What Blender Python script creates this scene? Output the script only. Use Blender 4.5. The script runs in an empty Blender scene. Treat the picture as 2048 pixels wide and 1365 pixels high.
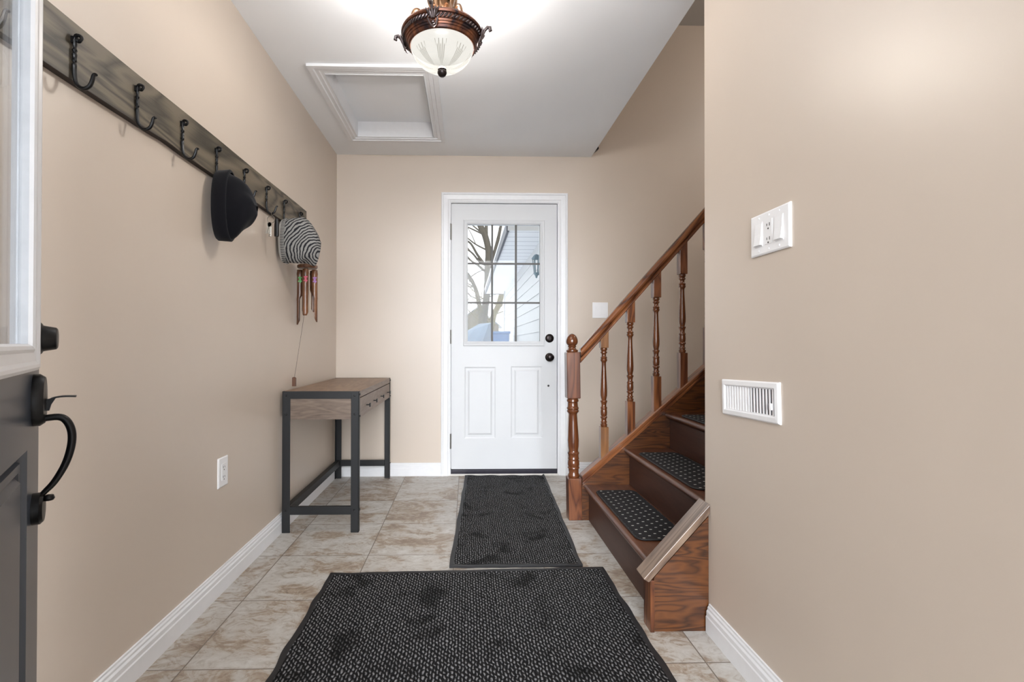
import bpy, math, random
from math import sin, cos, pi, sqrt
from mathutils import Vector, Matrix
random.seed(7)
SC = bpy.context.scene
COL = SC.collection

# ------------------------------------------------------------------ camera
FPX, CXP, YAW, PITCH, ROLL, CAMH = 983.78, 958.11, 0.0237, 0.007, 0.0015, 1.0003
Fv = Vector((sin(YAW) * cos(PITCH), cos(YAW) * cos(PITCH), sin(PITCH)))
Rv = Vector((cos(YAW), -sin(YAW), 0))
Uv = Rv.cross(Fv)
R2 = Rv * cos(ROLL) + Uv * sin(ROLL)
U2 = -Rv * sin(ROLL) + Uv * cos(ROLL)
cam = bpy.data.cameras.new('camera')
cam.sensor_width = 36
cam.lens = FPX / 2048 * 36
cam.shift_x = (1024 - CXP) / 2048
cam.clip_start = 0.02
co = bpy.data.objects.new('camera', cam)
COL.objects.link(co)
m = Matrix((R2, U2, -Fv)).transposed().to_4x4()
m.translation = Vector((0, 0, CAMH))
co.matrix_world = m
SC.camera = co

# ------------------------------------------------------------------ world, exposure
SC.view_settings.view_transform = 'Standard'
SC.view_settings.look = 'None'
SC.view_settings.gamma = 1
SC.view_settings.use_curve_mapping = False
SC.view_settings.exposure = 0.86
SKY_LOW, SKY_HIGH = 1.2, 12.0
LAMP_UP, LAMP_DOWN = 9, 46
W = bpy.data.worlds.new('overcast_sky')
SC.world = W
W.use_nodes = True
bg = W.node_tree.nodes['Background']
bg.inputs[0].default_value = (0.93, 0.965, 1.0, 1)
# thin overcast, brightest low over the front yard (-y), a glow added to light the entry from behind
_t = W.node_tree
_tc = _t.nodes.new('ShaderNodeTexCoord')
_dp = _t.nodes.new('ShaderNodeVectorMath'); _dp.operation = 'DOT_PRODUCT'
_dp.inputs[1].default_value = Vector((0.0, -0.985, 0.17)).normalized()
_t.links.new(_tc.outputs['Generated'], _dp.inputs[0])
_mr = _t.nodes.new('ShaderNodeMapRange'); _mr.interpolation_type = 'SMOOTHSTEP'
_mr.inputs[1].default_value = 0.84; _mr.inputs[2].default_value = 0.995
_mr.inputs[3].default_value = SKY_LOW; _mr.inputs[4].default_value = SKY_HIGH
_t.links.new(_dp.outputs['Value'], _mr.inputs[0]); _t.links.new(_mr.outputs[0], bg.inputs[1])

# ------------------------------------------------------------------ colours / materials
def s2l(c):
    return tuple(((v / 255) / 12.92 if v / 255 <= 0.04045 else ((v / 255 + 0.055) / 1.055) ** 2.4) for v in c) + (1,)

class NT:
    def __init__(s, name):
        s.m = bpy.data.materials.new(name)
        s.m.use_nodes = True
        s.t = s.m.node_tree
        s.b = s.t.nodes['Principled BSDF']
    def n(s, typ, **kw):
        o = s.t.nodes.new(typ)
        for k, v in kw.items():
            setattr(o, k, v)
        return o
    def l(s, a, b):
        s.t.links.new(a, b)
    def val(s, x, sock):
        if hasattr(x, 'is_linked') or hasattr(x, 'links'):
            s.l(x, sock)
        else:
            sock.default_value = x
    def math(s, op, a, b=None, c=None):
        o = s.n('ShaderNodeMath', operation=op)
        s.val(a, o.inputs[0])
        if b is not None: s.val(b, o.inputs[1])
        if c is not None: s.val(c, o.inputs[2])
        return o.outputs[0]
    slope = 0.0
    def coord(s, scale=(1, 1, 1), loc=(0, 0, 0), rot=(0, 0, 0)):
        tc = s.n('ShaderNodeTexCoord')
        if s.slope:
            vr = s.n('ShaderNodeVectorRotate', rotation_type='Y_AXIS')
            vr.inputs['Angle'].default_value = s.slope
            s.l(tc.outputs['Object'], vr.inputs['Vector'])
        mp = s.n('ShaderNodeMapping')
        mp.inputs['Scale'].default_value = scale
        mp.inputs['Location'].default_value = loc
        mp.inputs['Rotation'].default_value = rot
        s.l(vr.outputs[0] if s.slope else tc.outputs['Object'], mp.inputs[0])
        return mp.outputs[0]
    def noise(s, vec, scale, detail=4, rough=0.5, dist=0.0):
        o = s.n('ShaderNodeTexNoise')
        o.inputs['Scale'].default_value = scale
        o.inputs['Detail'].default_value = detail
        o.inputs['Roughness'].default_value = rough
        o.inputs['Distortion'].default_value = dist
        if vec is not None: s.l(vec, o.inputs['Vector'])
        return o.outputs[0]
    def ramp(s, fac, stops):
        o = s.n('ShaderNodeValToRGB')
        e = o.color_ramp.elements
        while len(e) < len(stops): e.new(0.5)
        for k, (p, c) in enumerate(stops):
            e[k].position = p
            e[k].color = c if len(c) == 4 else s2l(c)
        s.val(fac, o.inputs[0])
        return o.outputs[0]
    def mix(s, fac, a, b, mode='MIX'):
        o = s.n('ShaderNodeMix', data_type='RGBA', blend_type=mode)
        s.val(fac, o.inputs[0])
        s.val(a, o.inputs[6]); s.val(b, o.inputs[7])
        return o.outputs[2]
    def bump(s, h, strength=0.3, dist=0.01):
        o = s.n('ShaderNodeBump')
        o.inputs['Strength'].default_value = strength
        o.inputs['Distance'].default_value = dist
        s.l(h, o.inputs['Height'])
        s.l(o.outputs[0], s.b.inputs['Normal'])
    def set(s, col=None, rough=None, metal=None, spec=None, coat=None):
        if col is not None: s.val(col, s.b.inputs['Base Color'])
        if rough is not None: s.val(rough, s.b.inputs['Roughness'])
        if metal is not None: s.b.inputs['Metallic'].default_value = metal
        if spec is not None: s.b.inputs['Specular IOR Level'].default_value = spec
        if coat is not None: s.b.inputs['Coat Weight'].default_value = coat; s.b.inputs['Coat Roughness'].default_value = 0.12
        return s.m

def plain(name, rgb, rough=0.5, metal=0.0, var=0.06, nscale=30, bump=0.0, spec=0.5, coat=None):
    t = NT(name)
    v = t.noise(t.coord(), nscale, 3)
    c = s2l(rgb)
    lo = tuple(x * (1 - var) for x in c[:3]) + (1,)
    hi = tuple(min(1, x * (1 + var)) for x in c[:3]) + (1,)
    t.set(t.ramp(v, [(0.3, lo), (0.7, hi)]), rough, metal, spec, coat)
    if bump: t.bump(v, bump, 0.002)
    return t.m

def paint(name, rgb, rough=0.4, spec=0.5):
    t = NT(name)
    a = t.noise(t.coord(), 1.3, 2)
    fine = t.noise(t.coord(), 420, 2)
    wob = t.noise(t.coord((1, 1, 0.5)), 5, 2)
    c = s2l(rgb)
    lo = tuple(x * 0.97 for x in c[:3]) + (1,)
    hi = tuple(min(1, x * 1.03) for x in c[:3]) + (1,)
    t.set(t.ramp(a, [(0.3, lo), (0.7, hi)]), rough, 0, spec)
    h = t.math('ADD', t.math('MULTIPLY', fine, 0.04), t.math('MULTIPLY', wob, 1.0))
    t.bump(h, 0.25, 0.006)
    return t.m

def wood(name, dark, mid, light, axis='x', size=1.0, rough=0.3, rings=9.0, coat=0.3, grain=0.6, off=(0, 0, 0), slope=0.0):
    """oak: contour lines of a stretched noise give the cathedral figure, fine pores on top"""
    t = NT(name)
    t.slope = slope
    k = {'x': (0.16, 1, 1), 'y': (1, 0.16, 1), 'z': (1, 1, 0.16)}[axis]
    k2 = {'x': (0.03, 1, 1), 'y': (1, 0.03, 1), 'z': (1, 1, 0.03)}[axis]
    base = t.noise(t.coord(k, off), 7.0 / size, 3, 0.5, 0.4)
    fr = t.math('FRACT', t.math('MULTIPLY', base, rings))
    tri = t.math('ABSOLUTE', t.math('SUBTRACT', t.math('MULTIPLY', fr, 2.0), 1.0))
    fine = t.noise(t.coord(k2, off), 220 / size, 3, 0.7)
    broad = t.noise(t.coord(k, (3, 1, 2)), 5, 2)
    v = t.math('ADD', t.math('MULTIPLY', tri, grain), t.math('MULTIPLY', fine, 1.0 - grain))
    v = t.math('ADD', v, t.math('MULTIPLY', t.math('SUBTRACT', broad, 0.5), 0.5))
    c = t.ramp(v, [(0.08, dark), (0.32, mid), (0.75, light)])
    t.set(c, rough, 0, 0.5, coat)
    t.bump(v, 0.12, 0.001)
    return t.m

M = {}
M['wall'] = paint('beige_wall_paint', (203, 189, 175), 0.38, 0.9)
M['ceil'] = paint('white_ceiling_paint', (244, 246, 249), 0.85, 0.2)
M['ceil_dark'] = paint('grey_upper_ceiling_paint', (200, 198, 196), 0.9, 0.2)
M['trim'] = plain('white_trim_paint', (230, 231, 234), 0.35, var=0.015)
M['door'] = plain('white_door_paint', (213, 215, 218), 0.4, var=0.012, nscale=6)
M['plate'] = plain('white_plastic', (238, 238, 240), 0.3, var=0.01)
M['black'] = plain('black_iron', (14, 14, 16), 0.36, 0.3, 0.2, 60, 0.15)
M['slot'] = plain('dark_slot', (40, 38, 38), 0.6)
M['steel'] = plain('black_powder_steel', (15, 17, 21), 0.5, 0.0, 0.05)
M['chrome'] = plain('polished_steel', (190, 188, 182), 0.25, 1.0, 0.05)
M['hinge'] = plain('brushed_hinge', (120, 118, 114), 0.4, 0.9, 0.05)
M['bronze'] = plain('dark_bronze', (46, 40, 40), 0.28, 0.8, 0.2, 40)
M['grey_door'] = plain('grey_door_paint', (50, 58, 70), 0.3, var=0.02, nscale=5, spec=0.8)
M['sill'] = plain('dark_threshold', (48, 46, 56), 0.35, 0.2, 0.1)
OD, OM, OL = (36, 17, 9), (86, 46, 24), (128, 78, 44)
M['oak_x'] = wood('oak_stain_along_x', OD, OM, OL, 'x')
M['oak_rail'] = wood('oak_handrail', OD, OM, OL, 'x', slope=math.radians(48.4), rough=0.2, coat=0.5)
M['oak_stringer_cap'] = wood('oak_stringer_cap', OD, OM, OL, 'x', slope=math.radians(41.2))
M['oak_z'] = wood('oak_stain_along_z', OD, OM, OL, 'z')
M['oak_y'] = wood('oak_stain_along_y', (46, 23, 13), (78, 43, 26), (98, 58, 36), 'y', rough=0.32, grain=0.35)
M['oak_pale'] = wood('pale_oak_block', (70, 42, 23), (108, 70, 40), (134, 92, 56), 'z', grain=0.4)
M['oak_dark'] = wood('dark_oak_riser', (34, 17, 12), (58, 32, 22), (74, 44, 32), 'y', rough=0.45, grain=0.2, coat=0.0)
M['oak_panel'] = wood('oak_plywood_panel', (16, 8, 4), (62, 33, 14), (94, 54, 24), 'x', rough=0.35, rings=13, size=0.62, grain=0.55)
M['oak_cap'] = wood('worn_oak_cap', (66, 50, 40), (106, 86, 72), (130, 110, 94), 'x', rough=0.3, rings=12, grain=0.7, slope=math.radians(47.7))
M['oak_newel'] = wood('oak_newel', (44, 20, 11), (88, 48, 29), (116, 70, 44), 'z', rough=0.28)
M['oak_turned'] = wood('oak_turned', (36, 17, 9), (78, 41, 22), (108, 63, 36), 'z', rough=0.2, grain=0.3)
M['board'] = wood('grey_stained_pine', (30, 26, 20), (66, 60, 49), (110, 100, 84), 'y', 1.1, 0.5, 10, 0.05, 0.55)
M['board_edge'] = plain('dark_board_edge', (44, 34, 28), 0.6, var=0.2)
M['desk_top'] = wood('grey_oak_laminate_top', (78, 58, 44), (116, 90, 70), (146, 118, 94), 'y', 0.8, 0.42, 7, 0.0, 0.3)
M['desk_side'] = wood('grey_oak_laminate_side', (62, 50, 44), (96, 82, 72), (126, 110, 98), 'x', 0.35, 0.5, 6, 0.0, 0.25)
M['desk_front'] = wood('grey_oak_laminate_front', (104, 90, 82), (130, 114, 104), (150, 134, 124), 'y', 0.6, 0.5, 7, 0.0, 0.25)
M['bamboo'] = wood('burnt_bamboo', (34, 18, 10), (84, 50, 30), (124, 82, 54), 'z', 0.5, 0.35, 6, 0.3, 0.4)
M['cord'] = plain('cord', (70, 60, 50), 0.8)
M['white_edge'] = plain('white_caulk', (225, 222, 218), 0.7)
M['bark'] = plain('tree_bark', (62, 56, 47), 0.9, var=0.25, nscale=12, bump=0.6)
M['bark_olive'] = plain('olive_tree_bark', (82, 73, 48), 0.9, var=0.25, nscale=12, bump=0.6)
M['snow'] = plain('snow', (238, 242, 248), 0.8, var=0.03, nscale=2)
M['gutter'] = plain('dark_gutter', (70, 70, 78), 0.5)
M['tarp'] = plain('pale_blue_tarpaulin', (112, 130, 152), 0.6, var=0.2, nscale=5)
M['blue'] = plain('blue_plastic', (84, 118, 165), 0.5, var=0.1)
M['far_wood'] = plain('weathered_far_wood', (84, 76, 64), 0.8, var=0.2, nscale=6)
M['lantern'] = plain('slate_blue_lantern', (98, 120, 130), 0.5, var=0.1)

def siding_mat():
    t = NT('white_lap_siding')
    t.set(s2l((192, 192, 192)), 0.6)
    return t.m
M['siding'] = siding_mat()
def soffit_mat():
    t = NT('white_soffit_boards')
    x = t.n('ShaderNodeSeparateXYZ'); t.l(t.coord((1, 1 / 0.32, 1)), x.inputs[0])
    f = t.math('FRACT', x.outputs[1])
    g = t.math('LESS_THAN', f, 0.07)
    t.set(t.mix(g, s2l((228, 228, 230)), s2l((150, 152, 160))), 0.6)
    return t.m
M['soffit'] = soffit_mat()

def glass_mat(name, tint=(0.97, 0.98, 0.98, 1)):
    t = NT(name)
    tr = t.n('ShaderNodeBsdfTransparent'); tr.inputs[0].default_value = tint
    gl = t.n('ShaderNodeBsdfGlossy'); gl.inputs['Roughness'].default_value = 0.02
    fr = t.n('ShaderNodeFresnel'); fr.inputs[0].default_value = 1.45
    mx = t.n('ShaderNodeMixShader')
    t.l(t.math('MULTIPLY', fr.outputs[0], 0.3), mx.inputs[0]); t.l(tr.outputs[0], mx.inputs[1]); t.l(gl.outputs[0], mx.inputs[2])
    t.l(mx.outputs[0], t.t.nodes['Material Output'].inputs[0])
    return t.m
M['glass'] = glass_mat('clear_window_glass')
M['glass_front'] = glass_mat('front_door_glass', (0.90, 0.91, 0.92, 1))

def tile_mat(T, gx, gy):
    t = NT('stone_look_floor_tile')
    br = t.n('ShaderNodeTexBrick')
    br.offset = 0.0; br.squash = 1.0
    br.inputs['Scale'].default_value = 1
    br.inputs['Mortar Size'].default_value = 0.0022
    br.inputs['Mortar Smooth'].default_value = 0.1
    br.inputs['Brick Width'].default_value = T
    br.inputs['Row Height'].default_value = T
    br.inputs['Color1'].default_value = (0, 0, 0, 1)
    br.inputs['Color2'].default_value = (1, 1, 1, 1)
    c = t.coord((1, 1, 1), (-gx + T * 20, -gy + T * 20, 0))
    t.l(c, br.inputs['Vector'])
    vm = t.n('ShaderNodeVectorMath', operation='MULTIPLY_ADD')
    t.l(br.outputs['Color'], vm.inputs[0]); vm.inputs[1].default_value = (13, 7, 3); t.l(t.coord((1.0, 1.35, 1)), vm.inputs[2])
    n1 = t.noise(vm.outputs[0], 3.2, 7, 0.62, 1.2)
    n2 = t.noise(vm.outputs[0], 14, 8, 0.72, 2.0)
    n3 = t.noise(vm.outputs[0], 55, 5, 0.7, 1.0)
    v = t.math('ADD', t.math('MULTIPLY', n1, 0.62), t.math('MULTIPLY', n2, 0.38))
    col = t.ramp(v, [(0.38, (118, 92, 68)), (0.45, (152, 134, 114)), (0.50, (176, 171, 164)), (0.64, (200, 199, 196))])
    vein = t.ramp(n2, [(0.40, (0.70, 0.66, 0.62, 1)), (0.50, (1, 1, 1, 1)), (0.62, (1, 1, 1, 1)), (0.7, (1.0, 1.0, 1.0, 1))])
    col = t.mix(0.55, col, vein, 'MULTIPLY')
    col = t.mix(t.math('MULTIPLY', n3, 0.35), col, s2l((214, 210, 204)))
    col = t.mix(br.outputs['Fac'], col, s2l((122, 112, 102)))
    t.set(col, t.math('ADD', 0.32, t.math('MULTIPLY', n2, 0.25)))
    h = t.math('SUBTRACT', t.math('MULTIPLY', n2, 0.25), t.math('MULTIPLY', br.outputs['Fac'], 1.0))
    t.bump(h, 0.5, 0.002)
    return t.m

def mat_mat(name, stain_off, px=0.0108, py=0.0225):
    """looped entrance matting: staggered long knots standing out of a dark base"""
    t = NT(name)
    c = t.coord()
    wob = t.n('ShaderNodeTexNoise'); wob.inputs['Scale'].default_value = 45; wob.inputs['Detail'].default_value = 2
    t.l(c, wob.inputs['Vector'])
    va = t.n('ShaderNodeVectorMath', operation='MULTIPLY_ADD')
    t.l(wob.outputs['Color'], va.inputs[0]); va.inputs[1].default_value = (0.015, 0.018, 0); t.l(c, va.inputs[2])
    x = t.n('ShaderNodeSeparateXYZ'); t.l(va.outputs[0], x.inputs[0])
    u = t.math('DIVIDE', x.outputs[0], px)
    col_i = t.math('FLOOR', u)
    fu = t.math('SUBTRACT', t.math('FRACT', u), 0.5)
    vv = t.math('ADD', t.math('DIVIDE', x.outputs[1], py), t.math('MULTIPLY', col_i, 0.5))
    vv = t.math('ADD', vv, t.math('MULTIPLY', fu, 0.35))
    fv = t.math('SUBTRACT', t.math('FRACT', vv), 0.5)
    fv = t.math('ADD', fv, t.math('MULTIPLY', t.math('SUBTRACT', t.noise(c, 90, 1), 0.5), 0.5))
    d = t.math('SQRT', t.math('ADD', t.math('POWER', t.math('MULTIPLY', fu, 1.15), 2.0), t.math('POWER', fv, 2.0)))
    mr = t.n('ShaderNodeMapRange', interpolation_type='SMOOTHSTEP')
    t.l(d, mr.inputs[0]); mr.inputs[1].default_value = 0.56; mr.inputs[2].default_value = 0.12
    h = mr.outputs[0]
    fuzz = t.noise(c, 700, 3, 0.7)
    hh = t.math('MULTIPLY', h, t.math('ADD', 0.25, t.math('MULTIPLY', fuzz, 1.3)))
    st = t.noise(t.coord((1, 1, 1), stain_off), 6.5, 4, 0.6, 0.5)
    stf = t.ramp(st, [(0.34, (0.28, 0.28, 0.28, 1)), (0.46, (1, 1, 1, 1))])
    colr = t.ramp(hh, [(0.05, (14, 14, 16)), (0.4, (48, 48, 50)), (0.85, (128, 128, 130))])
    dust = t.ramp(t.noise(c, 260, 1), [(0.77, (0, 0, 0, 1)), (0.80, (1, 1, 1, 1))])
    colr = t.mix(1.0, colr, stf, 'MULTIPLY')
    colr = t.mix(t.math('MULTIPLY', dust, 0.25), colr, s2l((190, 190, 190)))
    t.set(colr, 0.9, 0, 0.2)
    t.bump(h, 0.9, 0.005)
    return t.m
M['mat1'] = mat_mat('charcoal_loop_matting', (0.4, 0.9, 0))
M['mat2'] = mat_mat('charcoal_loop_matting_fine', (5.3, 2.2, 0), 0.0108, 0.020)
M['rubber'] = plain('black_rubber_edge', (24, 24, 27), 0.55, var=0.15, nscale=40)

def stair_rug_mat():
    t = NT('black_stair_carpet_with_white_flecks')
    c = t.coord()
    x = t.n('ShaderNodeSeparateXYZ'); t.l(c, x.inputs[0])
    u = t.math('DIVIDE', x.outputs[0], 0.031)
    ci = t.math('FLOOR', u)
    fu = t.math('ABSOLUTE', t.math('SUBTRACT', t.math('FRACT', u), 0.5))
    v = t.math('ADD', t.math('DIVIDE', x.outputs[1], 0.046), t.math('MULTIPLY', ci, 0.5))
    fv = t.math('ABSOLUTE', t.math('SUBTRACT', t.math('FRACT', v), 0.5))
    a = t.math('MULTIPLY', t.math('LESS_THAN', fu, 0.17), t.math('LESS_THAN', fv, 0.07))
    n = t.noise(c, 500, 3, 0.7)
    base = t.ramp(n, [(0.3, (22, 22, 24)), (0.7, (52, 51, 53))])
    t.set(t.mix(a, base, s2l((205, 203, 196))), 0.9, 0, 0.2)
    t.bump(n, 0.4, 0.003)
    return t.m
M['stair_rug'] = stair_rug_mat()

def knit(name, rgb, rgb2):
    t = NT(name)
    n = t.noise(t.coord(), 700, 3, 0.7)
    t.set(t.ramp(n, [(0.3, rgb), (0.7, rgb2)]), 0.95, 0, 0.15)
    t.b.inputs['Sheen Weight'].default_value = 0.1
    t.bump(n, 0.35, 0.002)
    return t.m
M['black_knit'] = knit('black_knit', (8, 8, 11), (20, 20, 26))

def striped_knit():
    t = NT('grey_black_striped_knit')
    c = t.coord()
    wob = t.noise(c, 14, 2)
    x = t.n('ShaderNodeSeparateXYZ'); t.l(c, x.inputs[0])
    # along the hat (local x) with a slant on height (local z)
    dx = t.math('SUBTRACT', x.outputs[0], 0.205); dz = t.math('ADD', x.outputs[2], 0.075)
    s = t.math('MULTIPLY', t.math('SQRT', t.math('ADD', t.math('MULTIPLY', dx, dx), t.math('MULTIPLY', dz, dz))), 64.0)
    s = t.math('ADD', s, t.math('MULTIPLY', wob, 2.6))
    f = t.math('ABSOLUTE', t.math('SUBTRACT', t.math('FRACT', s), 0.5))
    ed = t.noise(c, 300, 2)
    k = t.math('LESS_THAN', f, t.math('ADD', 0.10, t.math('MULTIPLY', ed, 0.22)))
    n = t.noise(c, 600, 3, 0.7)
    g = t.ramp(n, [(0.3, (112, 110, 108)), (0.7, (166, 164, 162))])
    t.set(t.mix(k, g, s2l((40, 40, 44))), 0.95, 0, 0.15)
    t.bump(t.math('ADD', f, t.math('MULTIPLY', n, 0.4)), 0.5, 0.004)
    return t.m
M['striped_knit'] = striped_knit()
def rib_knit():
    t = NT('ribbed_cuff_knit')
    c = t.coord()
    x = t.n('ShaderNodeSeparateXYZ'); t.l(c, x.inputs[0])
    f = t.math('FRACT', t.math('MULTIPLY', x.outputs[2], 120.0))
    k = t.math('MULTIPLY', t.math('LESS_THAN', f, 0.5), t.math('GREATER_THAN', x.outputs[0], 0.012))
    t.set(t.mix(k, s2l((170, 168, 165)), s2l((52, 52, 55))), 0.95, 0, 0.15)
    t.bump(f, 0.4, 0.002)
    return t.m
M['rib_knit'] = rib_knit()

def copper_mat():
    t = NT('copper_bronze_patina')
    n = t.noise(t.coord(), 14, 4, 0.6, 0.8)
    t.set(t.ramp(n, [(0.38, (48, 40, 44)), (0.52, (104, 66, 50)), (0.7, (148, 94, 64))]), 0.32, 0.75)
    return t.m
M['copper'] = copper_mat()
M['pewter'] = plain('dark_pewter', (100, 90, 90), 0.3, 0.85, 0.3, 60)
M['brass'] = plain('antique_brass', (112, 84, 62), 0.3, 0.85, 0.2, 30)

def lamp_glass():
    t = NT('frosted_etched_lamp_glass')
    c = t.coord()
    x = t.n('ShaderNodeSeparateXYZ'); t.l(c, x.inputs[0])
    ang = t.math('ARCTAN2', x.outputs[1], x.outputs[0])
    r = t.math('SQRT', t.math('ADD', t.math('POWER', x.outputs[0], 2.0), t.math('POWER', x.outputs[1], 2.0)))
    # fine cut rays round the foot, leaf-shaped cuts higher up
    ray = t.math('ABSOLUTE', t.math('SINE', t.math('MULTIPLY', ang, 44.0)))
    foot = t.n('ShaderNodeMapRange'); t.l(r, foot.inputs[0])
    foot.inputs[1].default_value = 0.075; foot.inputs[2].default_value = 0.02
    cut = t.math('MULTIPLY', t.math('LESS_THAN', ray, 0.5), foot.outputs[0])
    leaf = t.math('GREATER_THAN', t.math('COSINE', t.math('MULTIPLY', ang, 8.0)), t.math('SUBTRACT', 1.05, t.math('MULTIPLY', r, 10.0)))
    lr = t.math('ABSOLUTE', t.math('SINE', t.math('MULTIPLY', ang, 48.0)))
    leafcut = t.math('MULTIPLY', t.math('MULTIPLY', leaf, t.math('LESS_THAN', lr, 0.6)), t.math('GREATER_THAN', r, 0.035))
    leafcut = t.math('MULTIPLY', leafcut, t.math('LESS_THAN', r, t.math('ADD', 0.098, t.math('MULTIPLY', t.math('ABSOLUTE', t.math('SINE', t.math('MULTIPLY', ang, 24.0))), 0.012))))
    k = t.math('MINIMUM', 1.0, t.math('ADD', cut, t.math('MULTIPLY', leafcut, 0.8)))
    col = t.mix(k, (1.0, 0.97, 0.90, 1), (0.78, 0.74, 0.62, 1))
    t.set(s2l((240, 236, 222)), 0.3)
    em = t.n('ShaderNodeEmission'); t.l(col, em.inputs[0])
    t.l(t.math('SUBTRACT', 0.68, t.math('MULTIPLY', k, 0.36)), em.inputs[1])
    tr = t.n('ShaderNodeBsdfTransparent'); tr.inputs[0].default_value = (1, 0.97, 0.92, 1)
    mx = t.n('ShaderNodeMixShader'); mx.inputs[0].default_value = 0.25
    t.l(em.outputs[0], mx.inputs[1]); t.l(tr.outputs[0], mx.inputs[2])
    ad = t.n('ShaderNodeMixShader'); ad.inputs[0].default_value = 0.04
    gs = t.n('ShaderNodeBsdfGlossy'); gs.inputs['Roughness'].default_value = 0.25
    t.l(mx.outputs[0], ad.inputs[1]); t.l(gs.outputs[0], ad.inputs[2])
    t.l(ad.outputs[0], t.t.nodes['Material Output'].inputs[0])
    return t.m
M['lamp_glass'] = lamp_glass()

# ------------------------------------------------------------------ mesh helpers
class MB:
    def __init__(s):
        s.v = []; s.f = []
    def add(s, vs, fs):
        o = len(s.v)
        s.v += [Vector(p) for p in vs]
        s.f += [tuple(i + o for i in f) for f in fs]
        return s
    def box(s, x0, x1, y0, y1, z0, z1):
        vs = [(x, y, z) for x in (x0, x1) for y in (y0, y1) for z in (z0, z1)]
        return s.add(vs, [(0, 1, 3, 2), (4, 6, 7, 5), (0, 4, 5, 1), (2, 3, 7, 6), (0, 2, 6, 4), (1, 5, 7, 3)])
    def prism(s, poly, a, b, axis='y', tf=None):
        """poly of 2-D points extruded along axis from a to b. axis y: poly=(x,z); x: (y,z); z: (x,y)"""
        def P(p, t):
            return {'y': (p[0], t, p[1]), 'x': (t, p[0], p[1]), 'z': (p[0], p[1], t)}[axis]
        n = len(poly)
        vs = [P(p, a) for p in poly] + [P(p, b) for p in poly]
        if tf: vs = [tf @ Vector(p) for p in vs]
        fs = [(i, (i + 1) % n, (i + 1) % n + n, i + n) for i in range(n)]
        fs += [tuple(reversed(range(n))), tuple(range(n, 2 * n))]
        return s.add(vs, fs)
    def lathe(s, prof, c=(0, 0, 0), n=24, axis='z', ry=1.0):
        c = Vector(c); vs = []; fs = []
        for r, h in prof:
            for k in range(n):
                a = 2 * pi * k / n
                p, q = r * cos(a), r * sin(a) * ry
                vs.append(c + Vector({'z': (p, q, h), 'x': (h, p, q), 'y': (p, h, q)}[axis]))
        for i in range(len(prof) - 1):
            for k in range(n):
                j = (k + 1) % n
                fs.append((i * n + k, i * n + j, (i + 1) * n + j, (i + 1) * n + k))
        if prof[0][0] > 1e-5: fs.append(tuple(reversed(range(n))))
        if prof[-1][0] > 1e-5: fs.append(tuple(range((len(prof) - 1) * n, len(prof) * n)))
        return s.add(vs, fs)
    def tube(s, pts, rad, n=8, cap=True):
        pts = [Vector(p) for p in pts]
        if not hasattr(rad, '__len__'): rad = [rad] * len(pts)
        vs = []; fs = []
        t0 = (pts[1] - pts[0]).normalized()
        up = Vector((0, 0, 1)) if abs(t0.z) < 0.9 else Vector((0, 1, 0))
        nrm = t0.cross(up).normalized()
        for i, p in enumerate(pts):
            if i == 0: t = pts[1] - pts[0]
            elif i == len(pts) - 1: t = pts[-1] - pts[-2]
            else: t = pts[i + 1] - pts[i - 1]
            t = t.normalized()
            nrm = (nrm - t * nrm.dot(t))
            nrm = nrm.normalized() if nrm.length > 1e-6 else t.orthogonal().normalized()
            b = t.cross(nrm)
            for k in range(n):
                a = 2 * pi * k / n
                vs.append(p + (nrm * cos(a) + b * sin(a)) * rad[i])
        for i in range(len(pts) - 1):
            for k in range(n):
                j = (k + 1) % n
                fs.append((i * n + k, i * n + j, (i + 1) * n + j, (i + 1) * n + k))
        if cap:
            fs.append(tuple(reversed(range(n)))); fs.append(tuple(range((len(pts) - 1) * n, len(pts) * n)))
        return s.add(vs, fs)
    def grid(s, fn, nu, nv, wrap=False):
        vs = [fn(i / nu, j / nv) for i in range(nu + 1) for j in range(nv + (0 if wrap else 1))]
        w = nv + (0 if wrap else 1)
        fs = []
        for i in range(nu):
            for j in range(nv):
                k = (j + 1) % w if wrap else j + 1
                fs.append((i * w + j, i * w + k, (i + 1) * w + k, (i + 1) * w + j))
        return s.add(vs, fs)
    def build(s, name, mat, parent=None, smooth=False, bevel=0, origin=None, seg=2, angle=40):
        me = bpy.data.meshes.new(name)
        o = bpy.data.objects.new(name, me)
        off = Vector((0, 0, 0))
        if parent is not None and not parent.get('_local'):
            off = world_loc(parent)
        if origin is not None: off = Vector(origin)
        me.from_pydata([tuple(p - off) for p in s.v], [], s.f)
        me.materials.append(mat)
        import bmesh
        bm = bmesh.new(); bm.from_mesh(me)
        bmesh.ops.recalc_face_normals(bm, faces=bm.faces)
        bm.to_mesh(me); bm.free()
        if smooth:
            me.shade_smooth()
            me.set_sharp_from_angle(angle=math.radians(angle))
        COL.objects.link(o)
        if parent is not None and parent.get('_local'): o['_local'] = 1
        if parent is not None:
            o.parent = parent
            if origin is not None: o.location = Vector(origin) - world_loc(parent)
        elif origin is not None:
            o.location = origin
        if bevel:
            b = o.modifiers.new('bevel', 'BEVEL'); b.width = bevel; b.segments = seg; b.limit_method = 'ANGLE'
        return o

WL = {}
def world_loc(o):
    p = Vector((0, 0, 0))
    while o is not None:
        p = p + Vector(o.location); o = o.parent
    return p

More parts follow.
